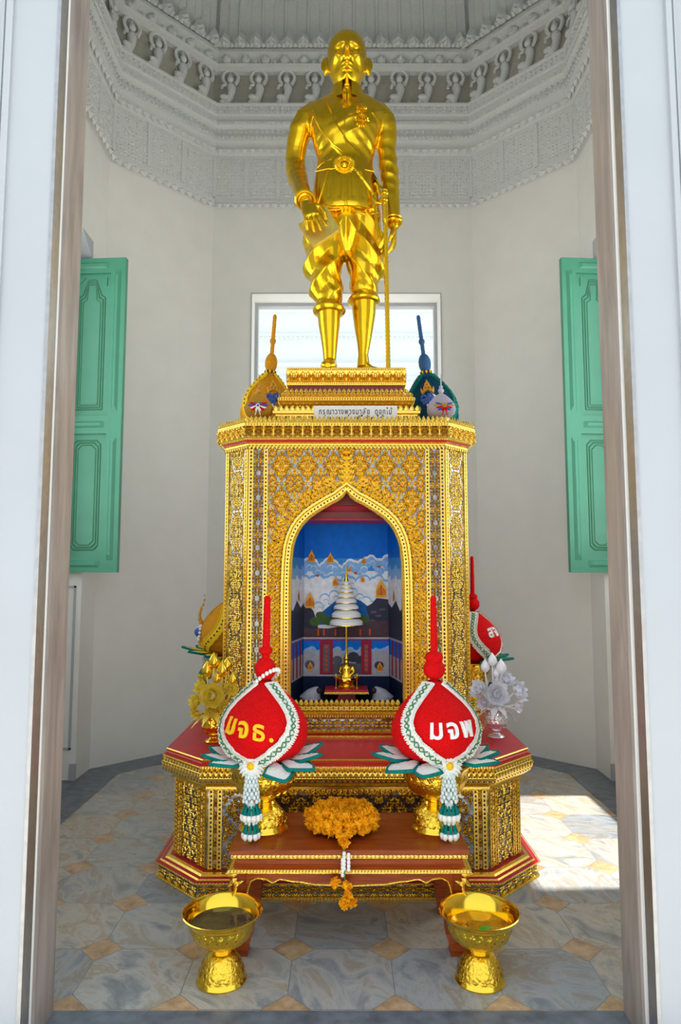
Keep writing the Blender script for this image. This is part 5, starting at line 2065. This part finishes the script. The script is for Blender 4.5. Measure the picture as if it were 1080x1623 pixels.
for a, U, N, L in tbl_sides(.006):
    n = int(L / .013)
    for k in range(n):
        o = a + U * (L * (k + .5) / n) + UP * (TZ - .086)
        d = (UP + U * .5).normalized()
        mb.leaf(o, d, N.cross(d), N, .016, .010, .007)
mb.build('gilded_moulding', M['gold'], tb)
# apron with a scalloped lower edge and gold line
def scallop(x):
    """x 0..1 from centre to leg"""
    pts = [(0, .136), (.25, .132), (.45, .120), (.58, .111), (.64, .124), (.70, .110), (.77, .107), (.82, .118), (.85, .15), (.865, .20), (1.01, .24)]
    for (a, b_), (c, d) in zip(pts, pts[1:]):
        if x <= c:
            t_ = (x - a) / (c - a); t_ = t_ * t_ * (3 - 2 * t_)
            return b_ + (d - b_) * t_
    return .24


mb = MB(); ml = MB()
xc, hw = (TX0 + TX1) / 2, (TX1 - TX0) / 2
N_ = 100
for yf, yb in ((TY0 - .002, TY0 + .018),):
    fr_ = []
    for k in range(N_ + 1):
        x = TX0 + (TX1 - TX0) * k / N_
        u = abs(x - xc) / hw
        if u > .868: continue
        fr_.append((x, TZ - scallop(u)))
    rr = [[(x, yf, z), (x, yf, TZ - .086), (x, yb, TZ - .086), (x, yb, z)] for x, z in fr_]
    mb.rings(rr, 0, False)
    ml.tube([(x, yf - .001, z + .002) for x, z in fr_], .0042, 6)
for xs in (TX0, TX1 - .018):
    mb.box(xs, xs + .018, TY0 + .05, TY1 - .05, TZ - .14, TZ - .086)
mb.box(TX0 + .06, TX1 - .06, TY1 - .018, TY1, TZ - .14, TZ - .086)
mb.build('apron', M['wood'], tb, sharp=None)
ml.build('gold_line', M['gold'], tb)
for sx_ in (-1, 1):
    for sy_ in (-1, 1):
        cx = xc + sx_ * (hw - .040); cyy = TY0 + .052 if sy_ < 0 else TY1 - .052
        mb = MB()
        rr = []
        for z, ox, w in ((TZ - .088, .006, .038), (TZ - .12, .008, .036), (TZ - .16, .004, .034), (TZ - .20, -.004, .031), (TZ - .25, -.014, .028), (TZ - .30, -.020, .026), (TZ - .34, -.018, .026), (TZ - .37, -.006, .028), (.02, .004, .032), (.0, .004, .034)):
            x = cx + sx_ * (ox - .004); y = cyy + sy_ * (ox * .8)
            rr.append([(x - w, y - w, z), (x + w, y - w, z), (x + w, y + w, z), (x - w, y + w, z)])
        mb.rings(rr, 0, False)
        lg = mb.build('leg', M['wood'], tb, sharp=None)
        if sy_ < 0:
            mb = MB()
            # gilded scroll at the shoulder of the leg
            o = Vector((cx + sx_ * .010, cyy - .052, TZ - .105))
            for k, (dx, dz, L, W) in enumerate(((sx_ * .9, .1, .05, .024), (sx_ * .7, -.6, .05, .022), (sx_ * .2, -.95, .045, .02), (-sx_ * .6, .3, .03, .018), (sx_ * .5, -.85, .07, .014))):
                d = Vector((dx, 0, dz)).normalized()
                mb.leaf(o + Vector((0, 0, -.012 * k + .01)), d, Vector((0, -1, 0)).cross(d), Vector((0, -1, 0)), L, W, .010)
            mb.build('gilded_scroll', M['gold'], lg)

# --- marigold garland lying on the table, its tail hanging over the edge
def marigold(mb, c, r, rnd, up=(0, 0, 1)):
    c = Vector(c); up = Vector(up).normalized()
    mb.ball(c, r * .62, 8, 6)
    for k in range(34):
        d = Vector((rnd.gauss(0, 1), rnd.gauss(0, 1), rnd.gauss(0, 1))) + up * .9
        d.normalize()
        w = d.cross(Vector((rnd.random() - .5, rnd.random() - .5, rnd.random() - .5))).normalized()
        L = r * rnd.uniform(.55, .8)
        mb.leaf(c + d * r * .38, d, w, w.cross(d), L, r * .62, r * .12 * rnd.choice((-1, 1)), 0)


gc = at(543, 1306, 3.02)
mb = MB()
rnd = random.Random(21)
gx, gy = gc.x - .0, 3.04
for ring, (rad, n, z) in enumerate(((.132, 26, .030), (.098, 20, .056), (.140, 22, .058), (.066, 13, .058), (.116, 24, .082), (.085, 16, .084), (.052, 8, .078))):
    for k in range(n):
        a = 2 * PI * k / n + ring * .3
        rr_ = rad * rnd.uniform(.93, 1.07)
        marigold(mb, (gx + rr_ * math.cos(a), gy + rr_ * .82 * math.sin(a), TZ + z + rnd.uniform(-.006, .006)), .026, rnd)
for x, y, z in ((gx - .015, 2.90, .045), (gx + .02, 2.90, .04), (gx + .0, 2.865, .035), (gx - .03, 2.93, .05), (gx + .035, 2.93, .05), (gx + .005, 2.85, .020)):
    marigold(mb, (x, y, TZ + z), .027, rnd, (0, -1, .3))
gar = empty('marigold_garland', (gx, gy, TZ), 'thick ring garland of orange marigolds lying on the wooden table, tail over its edge', 'garland', world_parts=True)
mb.build('marigold_ring', M['marigold'], gar, sharp=None)
mb = MB()
for dx, z0 in ((0, -.005), (.018, -.01), (-.006, -.03)):
    for k in range(5):
        mb.ball((gx + .006 + dx, 2.808, TZ + z0 - .014 * k), .0078, 7, 5, 0, sc=(1, 1, 1.2))
mb.tube([(gx + .006, 2.808, TZ + .01), (gx + .01, 2.806, TZ - .17)], .002, 5, 1)
mb.build('jasmine_strand', [M['white_flower'], M['leaf_green']], gar)
for dx, dz in ((-.035, -.105), (.012, -.118), (.014, -.155), (.0, -.185), (.032, -.182)):
    mb = MB()
    for q in range(2): marigold(mb, (gx + .006 + dx, 2.795 - .01 * q, TZ + dz), .022, rnd, (0, -1, 0))
    mb.build('tail_marigold', M['marigold'], gar, sharp=None)

# --- two gold bowls on the floor
def floor_bowl(loc, label, water, leafs):
    root = empty('water_bowl', (0, 0, 0), label, 'bowl', 'golden bowls on the floor')
    pr = [(0, 0), (.090, 0), (.094, .008), (.090, .014), (.086, .020), (.083, .034), (.073, .066), (.060, .094), (.048, .108), (.040, .114), (.044, .120), (.040, .126), (.042, .134), (.056, .140), (.084, .152), (.108, .176), (.118, .204), (.122, .228), (.126, .240), (.143, .255), (.150, .262), (.151, .266), (.147, .268), (.138, .262), (.120, .240), (.114, .205), (.103, .178), (.080, .158), (.04, .150), (0, .149)]
    mats = [0 if (4 <= i <= 7 or 13 <= i <= 16) else 1 for i in range(len(pr) - 1)]
    mb = MB(); mb.lathe(pr, 56, mats=mats)
    for zz0, r0, r1, n, L in ((.160, .093, .118, 20, .045), (.195, .115, .122, 24, .035), (.024, .085, .076, 16, .032), (.058, .076, .058, 14, .034)):
        for q in range(n):
            a = 2 * PI * (q + .5 * (zz0 > .19)) / n
            rad = Vector((math.cos(a), math.sin(a), 0)); tan = Vector((-math.sin(a), math.cos(a), 0))
            d = (rad * (r1 - r0) + UP * .04).normalized(); nn = tan.cross(d)
            if nn.dot(rad) < 0: nn = -nn
            mb.leaf(rad * r0 + UP * zz0 + nn * .001, d, tan, nn, L, .022, .004)
    mb.build('bowl', [M['bowl_gold'], M['bright_gold']], root)
    mb = MB(); mb.lathe([(0, water[1]), (water[2], water[1])], 40)
    mb.build('water', M[water[0]], root)
    root.location = loc
    root.scale = (1, 1, .93)
    return root


M['dark_water'] = simple('dark_water', (.05, .045, .03), .06, 0, 30, .5, .004, .4, Specular_IOR_Level=.8)
M['gold_water'] = simple('clear_water_over_gold', (.75, .42, .03), .08, .7, 14, .35, .006, .25)
floor_bowl((-.443, 2.69, 0), 'embossed golden footed bowl of dark water on the floor in front of the table, left', ('dark_water', .222, .1165), 0)
floor_bowl((.520, 2.69, 0), 'embossed golden footed bowl on the floor holding clear water and a green leaf', ('gold_water', .205, .113), 1)
M['leaf'] = simple('fresh_leaf', (.05, .36, .03), .35, 0, 40, .3, .003, .2)
mb = MB()
o = Vector((.520 + .02, 2.66, .1945))
d = Vector((.9, .25, .10)).normalized(); w = Vector((-.25, .9, 0)).normalized()
rr = []
for k in range(9):
    t_ = k / 8; wd = .014 * math.sin(PI * min(.97, t_ + .05)) + .0005
    c = o + d * (-.035 + .065 * t_) + Vector((0, 0, .006 * math.sin(PI * t_)))
    rr.append([c - w * wd, c + UP * .0015, c + w * wd, c - UP * .0015])
mb.rings(rr)
tag(mb.build('floating_leaf', M['leaf']), 'small green leaf floating in the right golden floor bowl', 'leaf')


# --- vases of foil lotus flowers on the red ledge
def lotus_vase(name, loc, label, pm, vm, blooms, buds, s=1.0, pale=None):
    root = empty(name, (0, 0, 0), label, 'vase of flowers')
    mb = MB()
    mb.lathe([(0, 0), (.042, 0), (.045, .006), (.040, .012), (.024, .018), (.018, .028), (.020, .036), (.042, .046), (.058, .066), (.064, .090), (.060, .115), (.052, .135), (.058, .150), (.061, .152), (.056, .150), (.048, .13), (0, .12)], 36)
    for row in range(4):
        for q in range(14):
            a = 2 * PI * (q + .5 * (row % 2)) / 14
            r = (.052, .062, .064, .058)[row]
            rad = Vector((math.cos(a), math.sin(a), 0)); tan = Vector((-math.sin(a), math.cos(a), 0))
            mb.leaf(rad * r + UP * (.052 + .022 * row), UP, tan, rad, .026, .020, .005)
    mb.build('vase', M[vm], root)
    rnd = random.Random(len(name) + int(loc[0] * 100))

    def bloom(c, ax, R_, n=9, layers=3, open_=1.0):
        b = MB()
        ax = Vector(ax).normalized(); U = ax.cross(Vector((.3, .2, 1))).normalized(); V = ax.cross(U)
        for lay in range(layers):
            k_ = n - lay
            el = (.15 + .32 * lay) / open_
            for k in range(k_):
                a = 2 * PI * (k + .5 * (lay % 2)) / k_ + rnd.uniform(-.1, .1)
                rad = U * math.cos(a) + V * math.sin(a)
                L = R_ * (1 - .16 * lay) * rnd.uniform(.9, 1.08)
                tan = ax.cross(rad)
                rr = []
                for q in range(6):
                    t_ = q / 5
                    e = el + .9 * t_ * t_ * .6
                    p = c + rad * (L * t_ * math.cos(e)) + ax * (L * t_ * math.sin(e) + .002)
                    wd = L * .30 * math.sin(PI * min(.96, .12 + t_ * .86)) ** .8
                    cup = ax * (wd * .35)
                    rr.append([p - tan * wd + cup, p - tan * wd * .5, p - ax * .001, p + tan * wd * .5, p + tan * wd + cup, p + tan * wd * .5 + ax * .0015, p + ax * .0015, p - tan * wd * .5 + ax * .0015])
                b.rings(rr, 0, True)
        for q in range(14):
            d = (ax + rad.copy() * 0 + U * rnd.uniform(-.7, .7) + V * rnd.uniform(-.7, .7)).normalized()
            b.ball(c + d * R_ * .22, R_ * .05, 6, 4, 1)
        b.ball(c + ax * R_ * .05, R_ * .16, 8, 6, 1)
        b.build('lotus_flower', [M[pm], M[pale or pm]], root, sharp=50)
    top = Vector((0, 0, .14))
    stems = MB()
    for (x, y, z, R_, ax) in blooms:
        c = Vector((x, y, z))
        bloom(c, ax, R_)
        stems.tube([top * .8, top + (c - top) * .4 + Vector((0, 0, .01)), c], .004, 6)
    for (x, y, z, R_) in buds:
        c = Vector((x, y, z))
        b = MB()
        b.lathe([(.001, -R_ * 1.1), (R_ * .45, -R_ * .95), (R_ * .9, -.4 * R_), (R_, .0), (R_ * .88, .5 * R_), (R_ * .55, 1.05 * R_), (R_ * .2, 1.5 * R_), (.0005, 1.8 * R_)], 18, tuple(c), wob=lambda i, j, r, z_: r * .06 * math.cos(j * 2 * PI / 18 * 5))
        b.build('lotus_bud', M[vm if pm == 'yellow_gold' else pm], root)
        stems.tube([top * .8, Vector((x * .8, y * .8, (z + .14) / 2)), c - UP * R_], .004, 6)
    # leaves and ribbons hanging round the rim
    for k in range(9):
        a = 2 * PI * k / 9 + .2
        d = Vector((math.cos(a), math.sin(a), rnd.uniform(-.3, .35))).normalized(); w = d.cross(UP).normalized(); n = w.cross(d)
        rr = []
        L = rnd.uniform(.07, .11)
        for q in range(7):
            t_ = q / 6; wd = .020 * math.sin(PI * min(.97, t_ + .08))
            p = Vector((0, 0, .16)) + d * (.03 + L * t_) - UP * (.05 * t_ * t_)
            rr.append([p - w * wd, p + n * .004, p + w * wd, p - n * .001])
        stems.rings(rr)
    stems.build('stems_and_leaves', M[pm], root, sharp=50)
    root.location = loc
    root.scale = (s, s, s)
    return root


LZ = .624
lotus_vase('lotus_vase', (-.672, 3.70, LZ), 'golden vase of shiny gold foil lotus flowers on the left red ledge', 'yellow_gold', 'bright_gold',
           [(.005, -.06, .245, .085, (.05, -1, .25)), (-.075, -.04, .215, .05, (-.6, -.8, .2)), (.085, -.03, .275, .05, (.5, -.8, .4)), (-.075, -.035, .165, .045, (-.6, -.8, -.3)), (.06, -.05, .19, .045, (.4, -.9, 0)), (-.06, 0, .275, .05, (-.5, -.7, .5)), (.0, -.06, .175, .045, (0, -1, -.3))],
           [(.0, -.02, .415, .030), (-.035, -.02, .372, .030), (.045, -.02, .372, .032), (.068, 0, .395, .026), (.1, -.01, .32, .026), (.02, -.03, .33, .022)], 1.0, 'silver_petal')
lotus_vase('lotus_vase', (.845, 3.80, LZ), 'silver vase of frosted silver lotus flowers on the right red ledge', 'silver_petal', 'silver',
           [(-.01, -.05, .235, .085, (0, -1, .3)), (.10, -.03, .245, .075, (.7, -.7, .4)), (-.085, -.02, .25, .065, (-.7, -.6, .5)), (.10, -.02, .175, .05, (.8, -.6, -.2)), (.055, 0, .30, .055, (.3, -.8, .6)), (-.06, -.02, .19, .05, (-.7, -.7, 0))],
           [(-.055, -.01, .375, .026), (-.015, -.01, .408, .026), (.03, -.02, .37, .030), (.005, -.01, .34, .020)], 1.0)


# ------------------------------------------------------------------ further bud offerings
def small_finish(root, loc, s, rz=0, tilt=(0, 0)):
    root.location = loc
    root.scale = (s, s, s)
    root.rotation_euler = (tilt[0], tilt[1], rz)


# red one behind on the right ledge
r1 = empty('flower_offering', (0, 0, 0), 'red flower bud offering with Thai letters on the right ledge, half hidden behind the altar', 'flower offering')
flower_bud(r1, R(45), R(62), 'red_flower')
spire(r1, 'red_flower', .0, parts=((.395, .048, .95), (.445, .034, .75)), top=.73)
base_leaves(r1, [(R(70), .0, 1.2), (R(100), .1, 1.1), (R(20), -.2, 1), (R(-40), 0, 1.1), (R(150), 0, 1), (R(-110), 0, 1)], L=.13, W=.12, z=.012, r=.115, inner='leaf_green')
dp = lathe_surface(R(45), .02, .03)
daisy(r1, dp, (.7, -.7, .1), .048)
tassel(r1, dp + Vector((.01, -.005, -.035)), L=.22, w=.028)
letters(r1, 'สจ', R(42), .185, .095, 'white_flower', .002, slant=.1)
b1 = empty('footed_bowl', (.875, 4.62, LZ), 'golden footed bowl on the right ledge under the half hidden red offering', 'bowl')
stand_bowl(b1, h=.30, s=.80)
small_finish(r1, (.888, 4.62, LZ + .303), .96)

# ochre one behind on the left ledge
r2 = empty('flower_offering', (0, 0, 0), 'ochre flower bud offering with blue emblem on the left ledge, half hidden behind the altar', 'flower offering')
flower_bud(r2, R(-62), R(58), 'yellow_flower', edge='yellow', zig='black', gemrow=True)
spire(r2, 'yellow_flower', .0, parts=((.395, .048, .95), (.445, .034, .75)), top=.70)
base_leaves(r2, [(R(-80), .0, 1.3), (R(-50), -.05, 1.2), (R(-20), -.1, 1), (R(30), 0, 1), (R(-120), 0, 1.1), (R(150), 0, 1)], L=.13, W=.09, z=.0, r=.115, inner='yellow')
mb = MB()
# emblem on the face: pale blue disc with a flame crest rising off the bud
fa_ = R(-70)
for k in range(12):
    a = 2 * PI * k / 12
    mb.ball(lathe_surface(fa_ + .20 * math.cos(a), .13 + .05 * math.sin(a), .008), .011, 7, 5, 0)
mb.ball(lathe_surface(fa_, .13, .004), .030, 10, 7, 1)
for k in range(7):
    z = .19 + .030 * k
    c = lathe_surface(fa_, .19, .012) + Vector((-.012 * math.sin(k * .9) - .006 * k * .3, 0, z - .19))
    mb.ball(c, .017 - .0019 * k, 7, 5, 2, sc=(.8, .8, 1.5))
mb.build('emblem', [M['white'], M['blue'], M['orange_flower']], r2)
tassel(r2, lathe_surface(R(-78), .0, .06) + Vector((0, 0, -.01)), L=.20, w=.03, mats=('white_flower', 'leaf_green', 'yellow'))
b2 = empty('footed_bowl', (-.80, 5.02, LZ), 'golden footed bowl on the left ledge under the half hidden ochre offering', 'bowl')
stand_bowl(b2, h=.30, s=.80)
small_finish(r2, (-.835, 5.02, LZ + .303), 1.1, 0, (0, R(7)))

TOPC = 2.372


def thread_emblem(root, face, z, s, crown, mid, disc):
    mb = MB()
    def P(u, v, h): return lathe_surface(face + u * s / prof_r(z + v * s), z + v * s, h)
    # crescent disc at the lower right, ribbon letter shape, flame crown above
    for k in range(18):
        a = R(-150 + 240 * k / 17)
        mb.ball(P(.25 + .42 * math.cos(a), -.30 + .40 * math.sin(a), .008), .009, 7, 5, 2)
    for pts in ([(-.55, .05), (-.3, .15), (-.1, .0), (-.15, -.3), (-.45, -.35)], [(.05, .2), (.05, -.1), (.0, -.5)], [(-.6, -.15), (-.2, -.15), (.3, -.1)], [(.2, .25), (.35, .0), (.15, -.2)]):
        mb.tube([P(u, v, .012) for u, v in pts], .0095, 7, 1)
    for (u, v, d) in ((-.42, .42, -.5), (-.22, .50, -.3), (0, .55, 0), (.22, .50, .3), (.42, .42, .5), (-.12, .75, -.1), (.12, .75, .1), (0, .95, 0)):
        mb.tube([P(u * .8, v - .12, .008), P(u, v, .013), P(u + d * .15, v + .22, .010)], [.012, .010, .003], 7, 0)
    mb.build('emblem', [M[crown], M[mid], M[disc]], root)


# ochre and blue ones on the altar top
for (nm, lab, px, face, body, edge, zig, sp, em, tilt, lf) in (
        ('o', 'ochre yellow flower bud offering with crowned emblem, on the altar top left of the statue', at(421, 600, 4.68).x, R(18), 'yellow_flower', 'yellow', 'black', 'yellow_flower', ('orange_flower', 'blue', 'white'), R(4), 'leaf_green'),
        ('b', 'deep blue flower bud offering with crowned emblem, on the altar top right of the statue', at(689, 600, 4.68).x, R(-10), 'blue_flower', 'teal', 'black', 'blue_bead', ('orange_flower', 'blue', 'white'), R(-7), 'teal')):
    r3 = empty('flower_offering', (0, 0, 0), lab, 'flower offering')
    flower_bud(r3, face + R(-6 if nm == 'o' else 6), R(74), body, edge=edge, zig=zig, gemrow=True)
    spire(r3, sp, .0, parts=((.40, .044, 1.2), (.515, .022, .8)), top=.655, r0=.0145, r1=.013)
    mb = MB()
    for k in range(16):
        a = 2 * PI * k / 16
        mb.ball((.036 * math.cos(a), .036 * math.sin(a), .352), .009, 6, 4, k % 2)
        d = Vector((math.cos(a), math.sin(a), -.9)).normalized()
        mb.leaf(Vector((.034 * math.cos(a), .034 * math.sin(a), .345)), d, Vector((-math.sin(a), math.cos(a), 0)), Vector((math.cos(a), math.sin(a), .5)), .035, .014, .005, 2)
    mb.build('neck_collar', [M['yellow'], M['black'], M[sp]], r3)
    thread_emblem(r3, face, .20, .085, *em)
    base_leaves(r3, [(R(-80), .0, 1.1), (R(-40), -.05, 1), (R(0), -.1, 1), (R(45), 0, 1), (R(85), 0, 1.1), (R(150), 0, 1)], L=.11, W=.08, z=.005, r=.115, inner=lf)
    y = 4.68
    bb = empty('footed_bowl', (px, y, TOPC), 'low golden bowl on the altar top under the %s offering' % ('ochre' if nm == 'o' else 'blue'), 'bowl')
    stand_bowl(bb, h=.055, s=.62)
    small_finish(r3, (px, y, TOPC + .060), 1, 0, (0, tilt))
    r3.scale = (.98, .80, 1.38)

# small beaded ones at the front corners
for (nm, lab, px, body, colr_, tilt) in (('o', 'small orange beaded bud with red and blue bow, front left corner of the altar top', -.487, 'orange_flower', ('blue', 'red_flower', 'white'), 0),
                                         ('s', 'small silver beaded bud with orange and blue bow, front right corner of altar top', .600, 'silver_flower', ('orange_flower', 'blue', 'red_flower'), 0)):
    r4 = empty('beaded_offering', (0, 0, 0), lab, 'flower offering', 'small beaded buds on the altar top')
    mb = MB()
    mb.lathe([(prof_r(.345 * k / 60), .345 * k / 60) for k in range(61)], 40, cap0=True)
    rnd = random.Random(1)
    for k in range(34):
        z = .005 + .325 * k / 34; r = prof_r(z); n = max(6, int(2 * PI * r / .0125))
        for q in range(n):
            a = 2 * PI * (q + .5 * (k % 2)) / n
            mb.gem((r * math.cos(a), r * math.sin(a), z), Vector((-math.sin(a), math.cos(a), 0)), UP, Vector((math.cos(a), math.sin(a), 0)), .0062, .006, 0)
    mb.build('beaded_bud', M[body], r4)
    spire(r4, body, .0, parts=((.385, .040, 1.0), (.44, .026, .8)), top=.62, r0=.014, r1=.004)
    mb = MB()
    c0 = lathe_surface(R(4), .13, .012)
    for i, (ang, L, m) in enumerate(((R(10), .16, 0), (R(170), .16, 0), (R(30), .14, 1), (R(150), .14, 1), (R(-15), .12, 2), (R(195), .12, 2), (R(50), .08, 0), (R(130), .08, 0), (R(-40), .11, 1), (R(220), .11, 1), (R(-70), .08, 2), (R(250), .08, 2))):
        d = Vector((math.cos(ang), .25 * abs(math.cos(ang)), math.sin(ang) * .75)).normalized(); n = Vector((0, -1, 0))
        mb.leaf(c0, d, n.cross(d).normalized(), n, L, .05, .022, m)
    for k in range(10):
        a = 2 * PI * k / 10
        mb.ball(c0 + Vector((.022 * math.cos(a), -.022, .022 * math.sin(a))), .0075, 6, 4, 2 if nm == 'o' else 0)
    mb.ball(c0 + Vector((0, -.024, 0)), .014, 8, 6, 0)
    for q in (-1, 1):
        mb.tube([c0 + Vector((0, -.02, -.02)), c0 + Vector((q * .02, -.025, -.08)), c0 + Vector((q * .035, -.02, -.13))], .006, 6, 2)
    mb.build('bow', [M[k] for k in colr_], r4)
    bb = empty('small_bowl', (px, 3.99, TOPC), 'tiny %s bowl under the small %s beaded bud on the altar corner' % (('golden', 'orange') if nm == 'o' else ('pale', 'silver')), 'bowl')
    stand_bowl(bb, 'bowl_stand', 'bright_gold' if nm == 'o' else 'silver', h=.05, s=.36)
    small_finish(r4, (px, 3.99, TOPC + .053), .44)

# green leaves lying under the top corner offerings
for x, lab, a in ((-.59, 'green leaf lying on the altar top at its far left corner', R(185)), (.675, 'green leaf lying on the altar top at its far right corner', R(-5))):
    mb = MB()
    rr = []
    d = Vector((math.cos(a), -.2, .18)).normalized(); w = Vector((0, 1, 0))
    for k in range(9):
        t_ = k / 8; wd = .030 * math.sin(PI * min(.97, t_ + .04)) + .001
        p = Vector((x, 4.08, TOPC + .02)) + d * .11 * t_ + UP * .018 * math.sin(PI * t_)
        rr.append([p - w * wd, p + UP * .004, p + w * wd, p - UP * .002])
    mb.rings(rr)
    tag(mb.build('leaf', M['leaf']), lab, 'leaf', 'leaves on the altar top')

# --- paper notice leaning against the plinth
sg_ = empty('paper_notice', (.09, 3.90, TOPC), 'white paper notice with Thai writing propped on the altar top below the statue', 'sign', world_parts=True)
p00, p11 = at(498, 668, 3.925), at(630, 643, 3.925)
mb = MB(); mb.box(p00.x, p11.x, 3.925, 3.929, TOPC, p11.z)
mb.build('paper', M['paper'], sg_, sharp=None)
for s, py, sz in (('กรุณาวางพวงมาลัย  ดอกไม้', 656.5, .048), ('บนแท่นที่จัดไว้', 668, .048)):
    mb = MB()
    z = at(560, py, 3.925).z
    vs, fs = text_shape(s, sz, .0006)
    if vs:
        cx = (min(v[0] for v in vs) + max(v[0] for v in vs)) / 2; wdt = max(v[0] for v in vs) - min(v[0] for v in vs)
        k = min(1.0, (p11.x - p00.x) * .88 / wdt)
        mb.add([((p00.x + p11.x) / 2 + (x - cx) * k, 3.9240, z + y) for x, y in vs], fs, 0)
        mb.build('writing', M['ink'], sg_, sharp=None)
